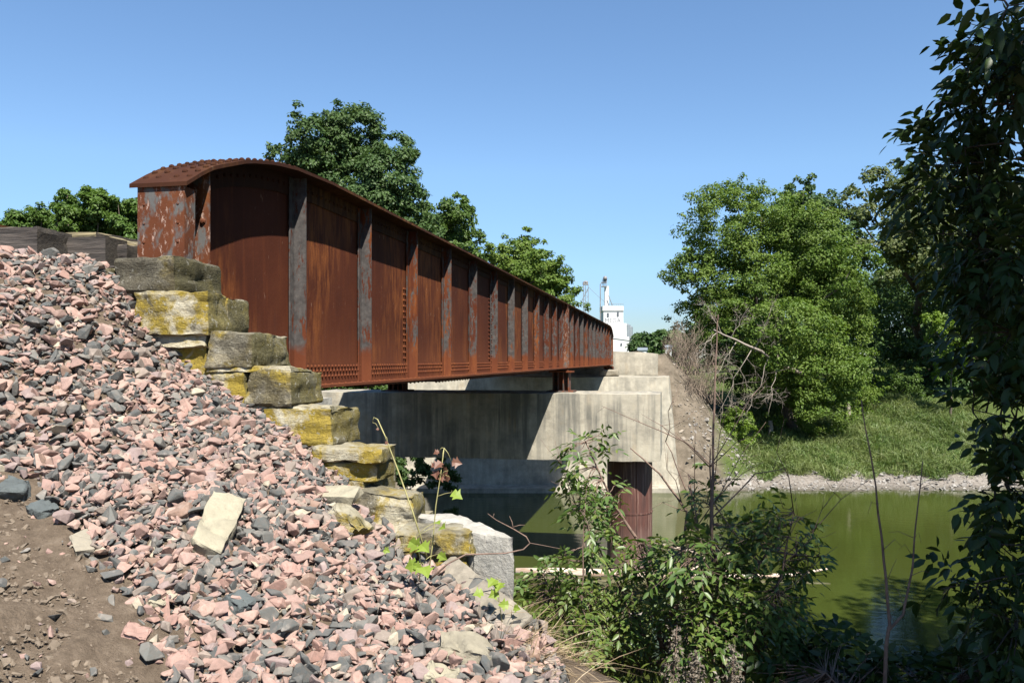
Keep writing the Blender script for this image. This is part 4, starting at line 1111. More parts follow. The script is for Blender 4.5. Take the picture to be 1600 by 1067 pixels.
def spray_plant(name, label, cat, blobs, stems, nspray, leafL, wr, mat, seed, pairs=3, sprL=.22, bark='bark', tw=.004, twigs=600, group=None, droop=.35, outw=.7, bare=0):
    """stems: list of (points, r0, r1); sprays fill the blobs and hang on twigs from the nearest stem"""
    rs = np.random.default_rng(seed)
    root = empty(name, label, cat, stems[0][0][0], group)
    b = MB(); nodes = []
    for i, (pts, r0, r1) in enumerate(stems):
        pts = [Vector(p) for p in pts]; pp = []
        for k in range(len(pts) - 1):
            for t in np.linspace(0, 1, 6)[:-1]:
                pp.append(pts[k].lerp(pts[k + 1], float(t)) + noise.noise_vector(pts[k] * 3 + V(t * 3, i, 0)) * .012)
        pp.append(pts[-1])
        b.tube(pp, [r0 + (r1 - r0) * k / (len(pp) - 1) for k in range(len(pp))], 6)
        nodes += pp[len(pp) // 4:]
    C = np.array([q[0][:] for q in blobs]); R = np.array([q[1] for q in blobs]); w = np.where(R < .6, R ** 2.3, R ** 1.2 * .2); w = w / w.sum()
    bi = rs.choice(len(blobs), nspray, p=w)
    d = in_ball(rs, nspray) ; O = C[bi] + d * R[bi, None]
    if nodes:
        Nn = np.array([q[:] for q in nodes])
        j = np.argmin(((O[:, None] - Nn[None]) ** 2).sum(-1) if nspray * len(Nn) < 4e6 else np.array([((Nn - o) ** 2).sum(-1) for o in O]), axis=1)
        near = Nn[j]
        dr = norm(O - near) * outw + norm(d) * .5 + rs.normal(0, .35, (nspray, 3)) + np.array([0, 0, .1])
        for i in range(min(twigs, nspray)):
            a = Vector(near[i]); c = Vector(O[i]); m = a.lerp(c, .5) + V(0, 0, .04 * (c - a).length) + noise.noise_vector(c * 4) * .03
            e = c + Vector(norm(dr[i:i + 1])[0]) * sprL * .95 + V(0, 0, -.28 * sprL)
            b.tube([a, m, c, e], [tw * 1.3, tw, tw * .8, tw * .35], 4, False)
    b.build('stem', M[bark], root, smooth=True)
    for i in range(bare):
        rr = random.Random(seed * 31 + i); k = nodes[rr.randrange(len(nodes))]; b = MB()
        d_ = V(rr.uniform(-1, 1), rr.uniform(-.6, .4), rr.uniform(.2, 1)).normalized() * rr.uniform(.3, .75)
        pp = [k, k + d_ * .4 + noise.noise_vector(k * 5) * .05, k + d_ * .75 + noise.noise_vector(k * 7) * .08, k + d_ * 1.1 + noise.noise_vector(k * 9) * .1]
        b.tube(pp, [.004, .003, .0022, .001], 5)
        for j in range(rr.randrange(1, 4)):
            q = pp[rr.randrange(1, 3)]; e = V(rr.uniform(-1, 1), rr.uniform(-.5, .5), rr.uniform(-.1, .9)).normalized() * rr.uniform(.08, .22)
            b.tube([q, q + e * .6, q + e + V(0, 0, .02)], [.002, .0015, .0008], 4)
        b.build('bare_twig', M['twig'], root, smooth=True)
    sprays('foliage', O, dr, sprL * rs.uniform(.7, 1.3, nspray), pairs, leafL, wr, mat, root, seed, droop)
    return root

# right-hand overhanging tree, with its crown going up and back out of the frame
rb = px_blobs([(1600, 60, 56, 4.6), (1560, 150, 56, 4.9), (1500, 190, 34, 5.0), (1450, 215, 18, 5.1), (1470, 160, 18, 5.0), (1525, 120, 26, 4.7), (1575, 10, 30, 4.3), (1548, 280, 58, 5.2), (1460, 290, 32, 5.4), (1405, 318, 14, 5.5),
               (1450, 365, 22, 5.4), (1520, 390, 42, 5.3), (1580, 400, 70, 5.0), (1520, 480, 24, 5.2), (1580, 520, 50, 5.0), (1545, 600, 28, 5.1), (1520, 640, 12, 5.2), (1590, 650, 44, 5.0), (1440, 260, 14, 5.2), (1490, 250, 22, 5.3), (1425, 240, 10, 5.1),
               (1560, 735, 26, 5.0), (1535, 765, 14, 5.0), (1592, 790, 40, 4.9), (1550, 850, 20, 4.8), (1490, 908, 18, 4.7), (1470, 920, 12, 4.7), (1540, 920, 26, 4.7), (1590, 970, 44, 4.6), (1570, 1030, 30, 4.5), (1600, 880, 40, 4.9)], 5)
rb += [(V(3.2, 3.6, 1.2), 1.2), (V(3.6, 3.4, 2.6), 1.4), (V(3.3, 4.5, 0), 1.0), (V(4.4, 3.4, 3.4), 1.5), (V(3.6, 4.2, -1.2), .9), (V(4.2, 2.2, 4.4), 1.6), (V(4.8, 3.2, 1.6), 1.5), (V(3.2, 3.0, 3.9), 1.0), (V(5.0, 1.8, 2.8), 1.5), (V(3.9, 3.0, .2), 1.1)]
tb = V(4.3, 4.6, hz1(4.3, 4.6))
rst = [([tb + V(0, 0, -.3), V(4.2, 4.5, -.5), V(4.0, 4.2, 1.2), V(3.8, 3.8, 3.0), V(4.2, 2.8, 4.4)], .12, .03)]
for q in rb[::2]:
    c = q[0]; rr_ = random.Random(int(c.z * 1000)); k = V(4.15, 4.4, min(2.4, max(-1.4, c.z - rr_.uniform(.7, 1.5))))
    j_ = lambda a: V(rr_.uniform(-a, a), rr_.uniform(-a, a), rr_.uniform(-a, a))
    rst.append(([k, k.lerp(c, .3) + V(0, 0, .22) + j_(.12), k.lerp(c, .6) + V(0, 0, .26) + j_(.12), k.lerp(c, .85) + V(0, 0, .10) + j_(.08), c], .013, .003))
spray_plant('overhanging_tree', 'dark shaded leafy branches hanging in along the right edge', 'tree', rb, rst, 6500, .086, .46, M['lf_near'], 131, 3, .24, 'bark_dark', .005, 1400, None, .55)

# shrubs in front of the water
def P6(px, py, D=6.0): return atD(px, py, D)
sb = px_blobs([(915, 700, 22), (905, 735, 18), (940, 690, 18), (920, 775, 34), (945, 775, 24), (900, 790, 22), (940, 825, 28), (965, 790, 10), (925, 850, 20), (1010, 870, 26), (960, 915, 34), (1040, 890, 36), (925, 935, 32), (1000, 950, 46), (960, 1000, 46), (1035, 1000, 50), (980, 1060, 46), (1060, 950, 40), (920, 980, 34)], 5.9, .35, 17)
base = V(*P6(1035, 1150, 6.0)); base.z = hz1(base.x, base.y)
st = [([base, P6(1035, 1010), P6(1000, 850), P6(960, 790), P6(915, 690)], .022, .005), ([base, P6(1050, 960), P6(1075, 800), P6(1030, 740), P6(985, 700)], .016, .004),
      ([base, P6(1010, 1000), P6(960, 900), P6(905, 800)], .014, .004), ([base, P6(1000, 1040), P6(950, 980), P6(915, 930)], .014, .004), ([base, P6(1060, 930), P6(1090, 850), P6(1080, 780), P6(1040, 690)], .014, .003)]
spray_plant('leafy_shrub', 'sunlit leafy shrub in front of the red brown pier column', 'shrub', sb, st, 640, .060, .40, M['lf_shrub'], 141, 3, .17, 'twig', .003, 560, 'shrubs on the near bank', bare=9)
sb = px_blobs([(1080, 870, 46), (1130, 850, 46), (1180, 840, 34), (1215, 800, 16), (1240, 830, 26), (1270, 870, 18), (1200, 880, 46), (1120, 920, 56), (1180, 940, 50), (1090, 980, 56), (1150, 1010, 60), (1220, 960, 36), (1110, 790, 26), (1110, 730, 16), (1135, 745, 12), (1240, 880, 30), (1080, 760, 16), (1215, 1030, 46)], 5.5, .35, 18)
base = V(*P6(1140, 1160, 5.6)); base.z = hz1(base.x, base.y)
st = [([base, P6(1125, 1000, 5.5), P6(1112, 850, 5.5), P6(1110, 700, 5.5)], .02, .004), ([base, P6(1150, 960, 5.5), P6(1200, 860, 5.5), P6(1275, 870, 5.4)], .016, .004), ([base, P6(1100, 950, 5.5), P6(1090, 820, 5.5), P6(1075, 740, 5.5)], .015, .003),
      ([base, P6(1170, 1000, 5.5), P6(1220, 900, 5.4), P6(1240, 800, 5.4)], .015, .003)]
spray_plant('leafy_shrub', 'darker shrub with glossy leaves right of the sunlit one', 'shrub', sb, st, 640, .060, .44, M['lf_shrub'], 142, 3, .17, 'twig', .003, 560, 'shrubs on the near bank', bare=14)
sb = px_blobs([(840, 915, 18), (860, 900, 20), (850, 950, 26), (885, 925, 26), (890, 960, 26), (905, 795, 10), (918, 820, 10), (910, 1010, 24), (880, 880, 14)], 5.2, .25, 19)
base = V(*P6(900, 1120, 5.2)); base.z = hz1(base.x, base.y)
st = [([base, P6(895, 1000, 5.2), P6(870, 940, 5.2), P6(845, 890, 5.2)], .01, .003), ([base, P6(905, 980, 5.2), P6(910, 900, 5.2), P6(915, 785, 5.2)], .01, .002)]
spray_plant('leafy_shrub', 'small pale leaved shrub beside the concrete block', 'shrub', sb, st, 190, .045, .5, M['lf_shrub'], 143, 3, .12, 'twig', .002, 190, 'shrubs on the near bank')
sb = px_blobs([(1280, 1060, 40), (1350, 1075, 46), (1420, 1070, 40), (1480, 1070, 44), (1530, 1080, 50), (1230, 1075, 40), (1300, 1010, 20)], 4.8, .3, 20)
base = V(*P6(1400, 1180, 4.8)); base.z = hz1(base.x, base.y)
st = [([base, P6(1340, 1100, 4.8), P6(1290, 1050, 4.8)], .012, .004), ([base, P6(1430, 1110, 4.8), P6(1500, 1060, 4.8)], .012, .004)]
spray_plant('leafy_shrub', 'dim undergrowth in the shade along the bottom right', 'shrub', sb, st, 420, .07, .5, M['lf_near'], 144, 3, .16, 'twig', .003, 300, 'shrubs on the near bank')

# bare forked sapling with a vine, and a straight pole-like stem
def sapling(name, label, cat, lines, mat, seed, extra=0):
    root = empty(name, label, cat, lines[0][0][0])
    rr = random.Random(seed)
    for i, (pts, r0, r1) in enumerate(lines):
        b = MB(); pp = []
        for k in range(len(pts) - 1):
            for t in np.linspace(0, 1, 8)[:-1]:
                p = Vector(pts[k]).lerp(Vector(pts[k + 1]), float(t)); pp.append(p + noise.noise_vector(p * 6) * .006)
        pp.append(Vector(pts[-1]))
        b.tube(pp, [r0 + (r1 - r0) * k / (len(pp) - 1) for k in range(len(pp))], 7)
        for e in range(extra):
            q = pp[rr.randrange(2, len(pp))]; d = V(rr.uniform(-1, 1), rr.uniform(-.6, .6), rr.uniform(-.2, .8)).normalized() * rr.uniform(.04, .16)
            b.tube([q, q + d * .6 + V(0, 0, .02), q + d + V(0, 0, rr.uniform(-.05, .03))], [.0022, .0016, .0008], 4)
        b.build('trunk' if i == 0 else 'branch', mat, root, smooth=True)
    return root
b0 = P6(1372, 1140, 4.6); b0.z = min(b0.z, hz1(b0.x, b0.y))
sapling('forked_sapling', 'bare forked sapling with curling tendrils in front of the green water', 'sapling',
        [([b0, P6(1385, 1010, 4.6), P6(1390, 975, 4.6), P6(1380, 860, 4.6), P6(1368, 760, 4.6), P6(1346, 625, 4.6)], .013, .003),
         ([P6(1388, 985, 4.6), P6(1412, 960, 4.6), P6(1425, 890, 4.6), P6(1430, 820, 4.6), P6(1442, 720, 4.6)], .009, .0025)], M['twig'], 5, 9)
b0 = P6(1112, 1120, 5.4); b0.z = min(b0.z, hz1(b0.x, b0.y))
sapling('bare_sapling', 'thin straight leafless stem rising above the middle shrubs', 'sapling', [([b0, P6(1112, 900, 5.4), P6(1114, 700, 5.4), P6(1118, 560, 5.4), P6(1122, 492, 5.4)], .013, .003),
        ([P6(1112, 810, 5.4), P6(1180, 740, 5.4), P6(1228, 732, 5.4)], .006, .002), ([P6(1114, 730, 5.4), P6(1070, 690, 5.4), P6(990, 655, 5.4), P6(940, 634, 5.4)], .005, .0012), ([P6(1112, 780, 5.4), P6(1160, 850, 5.4), P6(1255, 810, 5.4)], .005, .0015)], M['twig'], 6, 4)
b0 = P6(1490, 1140, 4.9); b0.z = min(b0.z, hz1(b0.x, b0.y))
# weeds at the wall foot
def maple_leaf(mb, c, ax, nrm, L):
    ax = Vector(ax).normalized(); nrm = Vector(nrm).normalized(); sd = ax.cross(nrm).normalized(); nrm = sd.cross(ax)
    out = [(0, 0), (.10, .42), (.34, .30), (.42, .62), (.62, .28), (1, 0), (.62, -.28), (.42, -.62), (.34, -.30), (.10, -.42)]
    vs = [c + ax * (.35 * L)] + [c + ax * (t * L) + sd * (s * L) + nrm * (abs(s) * .25 * L - t * t * .2 * L) for t, s in out]
    mb.add(vs, [(0, i, i % 10 + 1) for i in range(1, 11)])
def weed(name, label, stem_px, D, mat_s, leaves, lmat, seed, cat='weed', r=.005):
    pts = [atD(x, y, d) for x, y, d in stem_px]
    root = empty(name, label, cat, pts[0])
    b = MB(); b.tube(pts, [r * (1 - .6 * i / (len(pts) - 1)) for i in range(len(pts))], 6); 
    rr = random.Random(seed); lb = MB()
    for (x, y, d, L) in leaves:
        c = atD(x, y, d)
        k = min(pts, key=lambda q: (q - c).length)
        b.tube([k, k.lerp(c, .5) + V(0, 0, .01), c], [.002, .0016, .001], 4)
        lb = MB(); maple_leaf(lb, c, V(rr.uniform(-1, 1), rr.uniform(-.8, .2), rr.uniform(-.8, .1)), V(rr.uniform(-.4, .6), -1, rr.uniform(.2, 1)), L); lb.build('leaf', lmat, root)
    b.build('stem', mat_s, root, smooth=True)
    return root
weed('tall_weed', 'tall thin weed stalk with a reddish hooked tip leaning before the stones', [(668, 872, 3.95), (645, 800, 3.95), (622, 735, 3.95), (602, 682, 3.95), (590, 655, 3.95), (584, 652, 3.95), (582, 660, 3.95)], 3.95, M['stem_yel'], [(606, 690, 3.94, .02), (592, 670, 3.94, .015)], M['lf_dry'], 3, r=.0045)
weed('withered_weed', 'weed with a withered brown leaf cluster beside the wall', [(668, 905, 3.9), (676, 850, 3.9), (681, 790, 3.9), (688, 745, 3.9), (694, 700, 3.9)], 3.9, M['stem_yel'],
     [(690, 722, 3.9, .05), (700, 735, 3.88, .05), (682, 735, 3.9, .045), (706, 722, 3.9, .05), (686, 705, 3.9, .03), (696, 745, 3.9, .04), (680, 727, 3.92, .04), (703, 745, 3.92, .035)], M['lf_dry'], 4, r=.004)
weed('vine_leaf', 'single green and brown vine leaf hanging over the shaded water', [(684, 775, 3.9), (695, 771, 3.9), (706, 769, 3.9)], 3.9, M['stem_yel'], [(706, 770, 3.9, .06)], M['lf_weed'], 5, r=.002)
weed('green_weed', 'yellow green broad leaved weed at the base of the wall', [(655, 905, 3.8), (658, 880, 3.8), (652, 850, 3.8), (650, 838, 3.8)], 3.8, M['stem_yel'], [(640, 845, 3.8, .07), (658, 850, 3.8, .07), (652, 880, 3.8, .07), (663, 885, 3.78, .07), (645, 885, 3.8, .055), (685, 865, 3.85, .05), (690, 822, 3.85, .05), (682, 815, 3.85, .04), (600, 858, 3.85, .035)], M['lf_weed'], 6, r=.0035)
weed('green_weed', 'bright lobed weed in front of the concrete block', [(785, 975, 3.75), (780, 940, 3.75), (778, 905, 3.75)], 3.75, M['stem_yel'], [(775, 905, 3.75, .06), (784, 910, 3.75, .06), (778, 925, 3.74, .05), (795, 945, 3.74, .05), (803, 948, 3.74, .04), (755, 925, 3.76, .05)], M['lf_weed'], 7, r=.003)
# bare twig reaching over the concrete block
tw = MB()
root = empty('bare_twig', 'pinkish bare twig arching over the concrete block', 'twig', atD(672, 905, 3.8))
tw.tube([atD(672, 905, 3.8), atD(700, 880, 3.8), atD(728, 866, 3.8), atD(790, 864, 3.8), atD(818, 858, 3.8), atD(828, 848, 3.8), atD(822, 838, 3.8), atD(802, 826, 3.8), atD(775, 812, 3.8), atD(762, 802, 3.8)], [.005, .0045, .004, .0038, .0035, .003, .003, .0026, .002, .0012], 6)
tw.build('stem', M['twig'], root, smooth=True)
tw = MB()
tw.tube([atD(802, 826, 3.8), atD(800, 815, 3.8), atD(796, 806, 3.8)], [.0025, .002, .001], 5); tw.tube([atD(802, 823, 3.8), atD(812, 820, 3.8), atD(820, 820, 3.8)], [.002, .0015, .001], 5)
tw.tube([atD(828, 848, 3.8), atD(850, 852, 3.8), atD(876, 857, 3.8)], [.002, .0016, .001], 5); tw.tube([atD(770, 810, 3.8), atD(772, 802, 3.8)], [.0016, .001], 5)
tw.build('branch', M['twig'], root, smooth=True)

# dead straw tuft and dried flower stalks
def blades(name, pts, dirs, L, w, mat, parent, seed, bend=.5):
    rs = np.random.default_rng(seed); n = len(pts); dirs = norm(dirs)
    side = norm(np.cross(dirs, rs.normal(size=(n, 3)))); w = np.broadcast_to(w, n)[:, None]; L = L[:, None]
    bd = rs.normal(0, 1, (n, 3)) * .5; bd[:, 2] = -np.abs(bd[:, 2]) - .3
    q = lambda t: pts + dirs * L * t + bd * L * bend * t * t
    v = np.stack([q(0) - side * w, q(0) + side * w, q(.5) - side * w * .8, q(.5) + side * w * .8, q(1.0)], 1).reshape(-1, 3)
    k = np.arange(n)[:, None] * 5
    f = np.concatenate([k + np.array([x]) for x in [(0, 1, 3), (0, 3, 2), (2, 3, 4)]])
    return mesh_np(name, v, f, mat, parent)
rs = np.random.default_rng(50)
c, _ = hit(835, 1010); n = 420
pt = np.array(c[:]) + rs.normal(0, 1, (n, 3)) * np.array([.10, .16, .02]); pt[:, 2] = height(pt[:, 0], pt[:, 1])
tag(blades('straw_tuft', pt, np.array([.55, -.1, .25]) + rs.normal(0, .4, (n, 3)), rs.uniform(.10, .30, n), .0016, M['straw'], None, 51, .35), 'tangle of dead straw at the right edge of the ballast', 'dead grass', None, 'stuff')
for k, (x, y, D, h, lb) in enumerate([(1055, 1000, 4.4, .55, 'dried grey flower stalk left of the two clustered stalks'), (1085, 1040, 4.3, .35, 'short dried grey flower stalk in the middle of three'), (1145, 1030, 4.3, .40, 'dried grey flower stalk under the dark shrub')]):
    t = atD(x, y, D); rt = empty('dried_stalk', lb, 'dried plant', t - V(0, 0, h + .5), 'dried flower stalks')
    b = MB(); b.tube([t - V(0, 0, h + .5), t - V(.01, 0, h * .4), t + V(.01, 0, .08)], [.004, .003, .001], 5); b.build('stem', M['twig'], rt, smooth=True)
    m_ = 420; tt = rs.random(m_) ** .8
    pt = np.array(t[:]) + np.c_[rs.normal(0, 1, (m_, 2)) * (.012 + .030 * tt[:, None]), .08 - tt * h * .8]
    nn = rs.normal(size=(m_, 3)); ax = rs.normal(size=(m_, 3)) + np.array([0, 0, -.3])
    v, f = leaves_simple(pt, ax, nn, rs.uniform(.012, .03, m_), .6, .15, rs)
    mesh_np('dried_seed_heads', v, f, M['drystalk'], rt)  # dried seed heads of the stalk, many small pieces in one mesh

# ------------------------------------------------------------------ far bank grass, shore stones, dead wood
rs = np.random.default_rng(60)
n = 110000
q = np.stack([rs.uniform(2.5, 19, n), rs.uniform(41, 62, n)], -1)
dd = q[:, 1] - (40.6 + .2 * q[:, 0])
lim = 2.0 + .5 * np.sin(q[:, 0] * 1.3) + .35 * np.sin(q[:, 0] * 3.7 + 1)
dens = .55 + .45 * np.sin(q[:, 0] * 1.9 + q[:, 1]) * np.sin(q[:, 1] * 1.3 - q[:, 0] * .7)
q = q[(dd > lim) & (dd < 15) & (q[:, 0] > 3.2 + .2 * rs.normal(size=n)) & (rs.random(n) < dens + .15)]
pt = np.c_[q, height(q[:, 0], q[:, 1])]
m_ = len(pt)
hh = rs.uniform(.35, 1.3, m_) * (.75 + .35 * np.sin(pt[:, 0] * .8 + pt[:, 1] * .5))
tag(blades('tall_grass', pt, np.array([-.05, -.12, 1.0]) + rs.normal(0, .30, (m_, 3)), hh, .019, M['grass'], None, 61, .75), 'tall green grass on the far river bank', 'grass', None, 'stuff')
n = 5200
q = np.stack([rs.uniform(.6, 19, n), rs.uniform(39, 48, n)], -1); dd = q[:, 1] - (40.6 + .2 * q[:, 0])
q = q[(dd > -.15) & (dd < 3.2)]
m_ = len(q); S = np.clip(rs.lognormal(math.log(.055), .55, m_), .02, .26)
mg = simple('shore_stone', (0.27, 0.25, 0.225), .9, .45, 2.5)
tag(scatter('shore_shingle', np.c_[q, height(q[:, 0], q[:, 1]) + S * .2], S, rs, mg, .35), 'grey shingle along the far water line', 'shingle', None, 'stuff')
n = 1500
q = np.stack([rs.uniform(-.2, 4.2, n), rs.uniform(42, 56, n)], -1); S = np.clip(rs.lognormal(math.log(.05), .5, n), .02, .2)
tag(scatter('slope_rubble', np.c_[q, height(q[:, 0], q[:, 1]) + S * .2], S, rs, simple('slope_rubble', (0.24, 0.205, 0.165), .9, .4, 2), .4), 'loose rubble on the bare slope beside the far abutment', 'rubble', None, 'stuff')

def dead_branches(mb, start, end, r0, seed, kids=9, depth=2, spread=.8, lr=.45, n=5):
    rr = random.Random(seed)
    pts = limb(mb, start, end, r0, r0 * .25, seed, n, 7, .05)
    if depth == 0: return
    L = (Vector(end) - Vector(start)).length
    ax = (Vector(end) - Vector(start)).normalized()
    for i in range(kids):
        t = rr.uniform(.2, 1); p = pts[min(len(pts) - 1, int(t * (len(pts) - 1)))]
        d = (ax * rr.uniform(.2, .9) + V(rr.uniform(-1, 1), rr.uniform(-1, 1), rr.uniform(-.8, .9)) * spread).normalized()
        dead_branches(mb, p, p + d * L * lr * rr.uniform(.5, 1.1), max(.006, r0 * .35), seed * 7 + i + 1, max(3, kids - 4), depth - 1, spread, lr * 1.0, 4)
dt = empty('fallen_tree', 'bleached fallen tree with bare branches on the far bank', 'dead tree', atD(1230, 585, 43.6))
b = MB(); limb(b, atD(1255, 585, 44.2), atD(1115, 515, 43), .11, .03, 3, 8, 8, .03); b.build('trunk', M['deadwood'], dt, smooth=True)
b = MB()
for i, (x, y, x2, y2) in enumerate([(1215, 570, 1215, 490), (1180, 550, 1205, 480), (1150, 535, 1110, 600), (1175, 545, 1120, 650), (1200, 560, 1160, 660), (1215, 570, 1200, 650), (1130, 525, 1100, 470), (1140, 530, 1170, 480), (1120, 520, 1085, 560)]):
    dead_branches(b, atD(x, y, 43.6), atD(x2, y2, 43.4 - .3 * (i % 3)), .026, 90 + i, 12, 2, .9)
b.build('branches', M['deadwood'], dt, smooth=True)
for k, (x, y, h, w, lb, nb, dd_) in enumerate([(1070, 585, 2.7, 1.7, 'grey brown leafless brush on the slope above the far abutment', 46, 45.5), (1100, 640, 2.6, 2.0, 'leafless brush under the overhanging tree left of the fallen trunk', 44, 44.5), (1052, 556, 1.7, 1.2, 'low dark brush along the embankment edge by the back wall', 34, 47.5), (1085, 672, 1.5, 1.3, 'sparse dead brush low on the bare slope', 20, 43.6)]):
    c = atD(x, y + 15, dd_); c.z = hz1(c.x, c.y)
    bs = empty('dead_brush', lb, 'dead shrub', c, 'leafless brush on the far slope')
    b = MB(); rr = random.Random(400 + k)
    for i in range(nb):
        e = c + V(rr.uniform(-w, w) * .6, rr.uniform(-1, 1), h * rr.uniform(.5, 1.1))
        dead_branches(b, c + V(rr.uniform(-w, w) * .5, rr.uniform(-.6, .6), -.1), e, .020, 500 + k * 60 + i, 7, 1, .5, .4, 4)
    b.build('stem', M['deadbrush'], bs, smooth=True)
# stumps and sticks
for k, (x, y, h, lb) in enumerate([(1204, 680, .85, 'short grey stump beside the round bright bush'), (1325, 655, 1.0, 'grey broken stump standing in the tall grass')]):
    p, _ = hit(x, y, 20, 80); b = MB()
    b.tube([p + V(0, 0, -.2), p + V(.03, 0, h * .5), p + V(0, .02, h)], [.17, .13, .12], 9); tag(b.build('tree_stump', M['deadwood'], None, sharp=40), lb, 'stump')
b = MB(); b.tube([atD(1075, 655, 43), atD(1085, 685, 42.6), atD(1095, 712, 42.2)], [.04, .04, .03], 5); tag(b.build('stick', M['bark_dark'], None, True), 'dark stick leaning on the bare slope', 'stick')
# log lying on the water and a half sunk limb
b = MB()
lp = [atD(x, y, d) for x, y, d in ((806, 888, 24.4), (870, 891, 24.3), (960, 893, 24.1), (1060, 895, 23.9), (1150, 895, 23.8), (1230, 893, 23.9), (1297, 885, 24.1))]
for p in lp: p.z = WATER_Z + .06
lp[-1].z = WATER_Z + .22
b.tube(lp, [.10, .13, .13, .12, .09, .06, .025], 10)
lg = empty('floating_log', 'long pale barkless log floating across the river before the pier', 'log', lp[0])
b.build('trunk', M['log'], lg, smooth=True)
b = MB(); b.tube([lp[4], lp[4] + V(-1.2, .9, .45), lp[4] + V(-2.6, 1.6, .55)], [.07, .06, .03], 7); b.tube([lp[3], lp[3] + V(1.5, 1.0, .5)], [.06, .02], 7); b.build('branch', M['log'], lg, smooth=True)
b = MB(); q0 = atD(880, 968, 19.8); q1 = atD(1010, 952, 20.5); q0.z = q1.z = WATER_Z + .01; b.tube([q0, q0.lerp(q1, .5), q1], [.03, .06, .05], 7)
tag(b.build('sunken_limb', M['deadwood'], None, True), 'half sunk grey limb nearer than the pale log', 'log')

# ------------------------------------------------------------------ grain elevator far away
DE = 260.0
def epx(px, py, dz=0): return atD(px, py, DE + dz)
el = empty('grain_elevator', 'white grain elevator tower with a tall leg and silos', 'grain elevator', (epx(960, 562).x, epx(960, 562).y, 0))
def ebox(mb, x0, x1, ytop, ybot, depth, d0=0):
    a = epx(x0, ytop, d0); c = epx(x1, ytop, d0); bz = epx(x0, ybot, d0).z
    u = (c - a); u.z = 0; u = u.normalized(); w = V(-u.y, u.x, 0) * depth
    if w.y < 0: w = -w
    mb.hexa([(a.x, a.y, bz), (c.x, c.y, bz), (c.x + w.x, c.y + w.y, bz), (a.x + w.x, a.y + w.y, bz), (a.x, a.y, a.z), (c.x, c.y, c.z), (c.x + w.x, c.y + w.y, c.z), (a.x + w.x, a.y + w.y, a.z)])
b = MB(); ebox(b, 943, 974, 484, 562, 8); ebox(b, 941.5, 974.5, 478, 485.5, 8.6, -.3); hh_ = b.build('head_house', M['white'], el)
b = MB(); ebox(b, 945, 951.5, 447, 478, 1.6, 1); b.build('leg_casing', M['white'], el)
b = MB(); ebox(b, 950, 979, 505, 562, 14, -4); b.build('workhouse', M['white'], el)
b = MB(); ebox(b, 958, 983, 526, 562, 14, -8)
a, c = epx(958, 519, -8), epx(983, 531, -8)
shd_ = b.build('shed', M['white'], el)
b = MB(); a = epx(957, 520, -8.2); c = epx(984, 530, -8.2); b.hexa([(a.x, a.y, a.z - 1.6), (c.x, c.y, c.z - .4), (c.x, c.y + 14.3, c.z - .4), (a.x, a.y + 14.3, a.z - 1.6), tuple(a), tuple(c), (c.x, c.y + 14.3, c.z), (a.x, a.y + 14.3, a.z)]); b.build('roof', M['white'], shd_)
for x, yt, r in ((980.5, 508, 1.0), (984.5, 511, .9)):
    p = epx(x, yt, 8); b = MB(); b.tube([(p.x, p.y, 0), (p.x, p.y, p.z), (p.x, p.y, p.z + .5)], [r, r, .15], 20); b.build('silo', M['silo'], el, sharp=30)
for x, y in ((950, 492), (965.5, 491)):
    b = MB(); ebox(b, x - 1.4, x + 1.4, y - 3, y + 3, .3, -.2); b.build('window', M['window'], hh_)
b = MB(); ebox(b, 970, 972, 536, 539.5, .3, -8.3); b.build('window', M['window'], shd_)
b = MB()
for k in range(4): ebox(b, 941 + k * 2.1, 941.5 + k * 2.1, 436, 448, .4, .4 + k * .5)
ebox(b, 940.5, 948.5, 447, 448, 2, 0); ebox(b, 941, 948, 441, 441.8, 2, 0)
ebox(b, 943, 948.5, 434, 440, 1.6, 0)
p = epx(945.5, 433.5, 0); b.dome((p.x, p.y, p.z - .4), (0, 0, 1), .7, .9)
b.build('leg_head', M['machine'], el)
b = MB(); b.tube([epx(938, 444, 0), epx(938, 505, 0)], .16, 6); b.tube([epx(938, 445, 0), epx(941, 440, 0)], .12, 6); b.tube([epx(951, 462, 0), epx(957, 478, 0)], .12, 6); b.build('downspout', M['machine'], el)
b = MB()
for i in range(7): b.tube([epx(952 + i * 3.6, 478, -.2), epx(952 + i * 3.6, 474.5, -.2)], .05, 4)
b.tube([epx(952, 474.8, -.2), epx(974, 474.8, -.2)], .05, 4); b.build('railing', M['machine'], hh_)
# lettering on the tower
tc = bpy.data.curves.new('lettering', 'FONT'); tc.body = 'MEGA'; tc.extrude = .03; tc.align_x = 'CENTER'
to = bpy.data.objects.new('tmp_text', tc); COL.objects.link(to)
bpy.context.view_layer.update()
me = bpy.data.meshes.new_from_object(to.evaluated_get(bpy.context.evaluated_depsgraph_get()))
bpy.data.objects.remove(to)
w = max(v.co.x for v in me.vertices) - min(v.co.x for v in me.vertices)
pc = epx(957.5, 504, -1.2); wid = (epx(970, 505) - epx(945.5, 505)).length
me.materials.append(M['letter'])
uv = (epx(970, 505) - epx(945, 505)); yaw = math.atan2(uv.y, uv.x)
me.transform(Matrix.Translation(pc + V(0, -.25, 0)) @ Matrix.Rotation(yaw, 4, 'Z') @ Matrix.Rotation(math.pi / 2, 4, 'X') @ Matrix.Scale(wid / w, 4))
link('lettering', me, hh_)
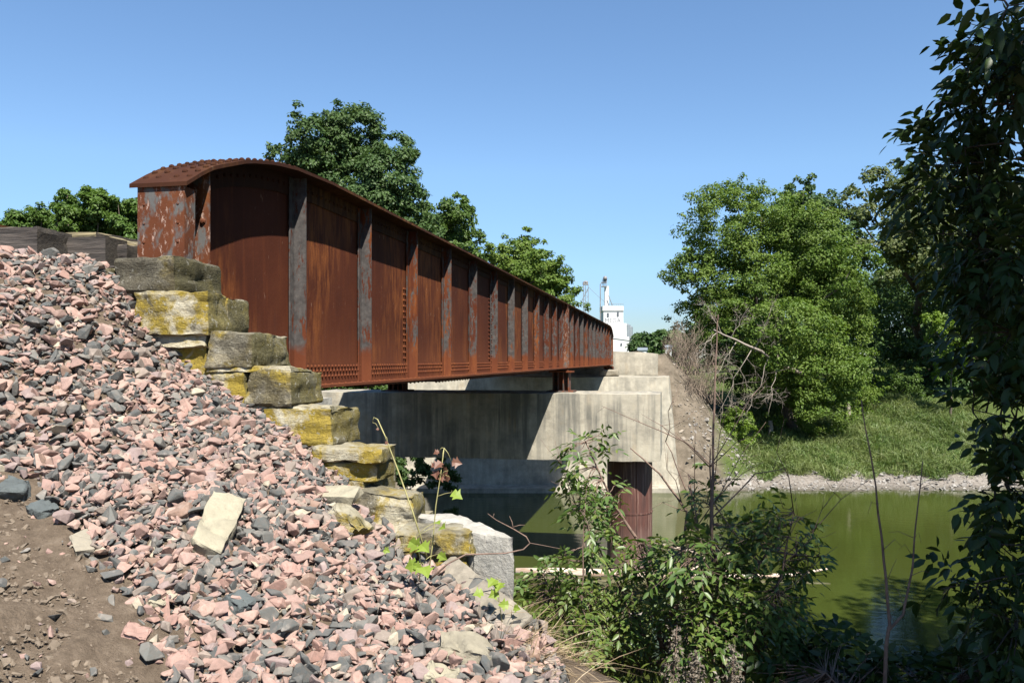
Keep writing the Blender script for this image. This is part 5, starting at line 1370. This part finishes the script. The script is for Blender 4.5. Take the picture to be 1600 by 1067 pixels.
# second, lattice leg at left
lt = empty('elevator_leg', 'thin lattice elevator leg with a sloping spout left of the white tower', 'elevator leg', (epx(915, 562).x, epx(915, 562).y, 0))
b = MB()
for x in (911.5, 914.5, 919): b.tube([epx(x, 444, 0), V(epx(x, 444).x, epx(x, 444).y, 0)], .10, 5)
for i in range(9):
    y = 450 + i * 9; b.tube([epx(911.5, y), epx(919, y + 5)], .05, 4); b.tube([epx(919, y + 5), epx(911.5, y + 9)], .05, 4)
b.build('mast', M['machine'], lt)
b = MB(); ebox(b, 911, 919, 440.5, 445, 1.4); p = epx(915, 440.5); b.dome((p.x, p.y + .6, p.z - .1), (0, 0, 1), .8, .5); b.build('leg_head', M['machine'], lt)
b = MB(); b.tube([epx(920, 449), epx(907, 474)], .16, 6); b.tube([epx(920, 449), epx(936, 464)], .06, 5); b.tube([epx(936, 464), epx(948, 474)], .06, 5); b.build('spout', M['silo'], lt)
for k, (x0, x1, y0, y1, D, lb) in enumerate([(997, 1010, 545, 552, 170, 'small white shed roof far off below the distant trees'), (1040, 1049, 541, 552, 175, 'far white shed glimpsed through the bare brush')]):
    a, c = atD(x0, y0, D), atD(x1, y0, D); r = empty('distant_shed', lb, 'shed', (a.x, a.y, 0)); zb = 0
    b = MB(); b.hexa([(a.x, a.y, zb), (c.x, c.y, zb), (c.x, c.y + 4, zb), (a.x, a.y + 4, zb), (a.x, a.y, a.z - .3), (c.x, c.y, a.z - .3), (c.x, c.y + 4, a.z - .3), (a.x, a.y + 4, a.z - .3)]); b.build('wall', M['white'], r)
    b = MB(); m1, m2 = V(a.x - .2, a.y + 2, a.z + .3), V(c.x + .2, c.y + 2, a.z + .3)
    b.add([(a.x - .2, a.y - .2, a.z - .29), (c.x + .2, c.y - .2, a.z - .29), (c.x + .2, c.y + 4.2, a.z - .29), (a.x - .2, a.y + 4.2, a.z - .29), m1, m2], [(0, 1, 5, 4), (2, 3, 4, 5), (0, 4, 3), (1, 2, 5), (3, 2, 1, 0)]); b.build('roof', M['silo'], r)
bpy.context.view_layer.update()
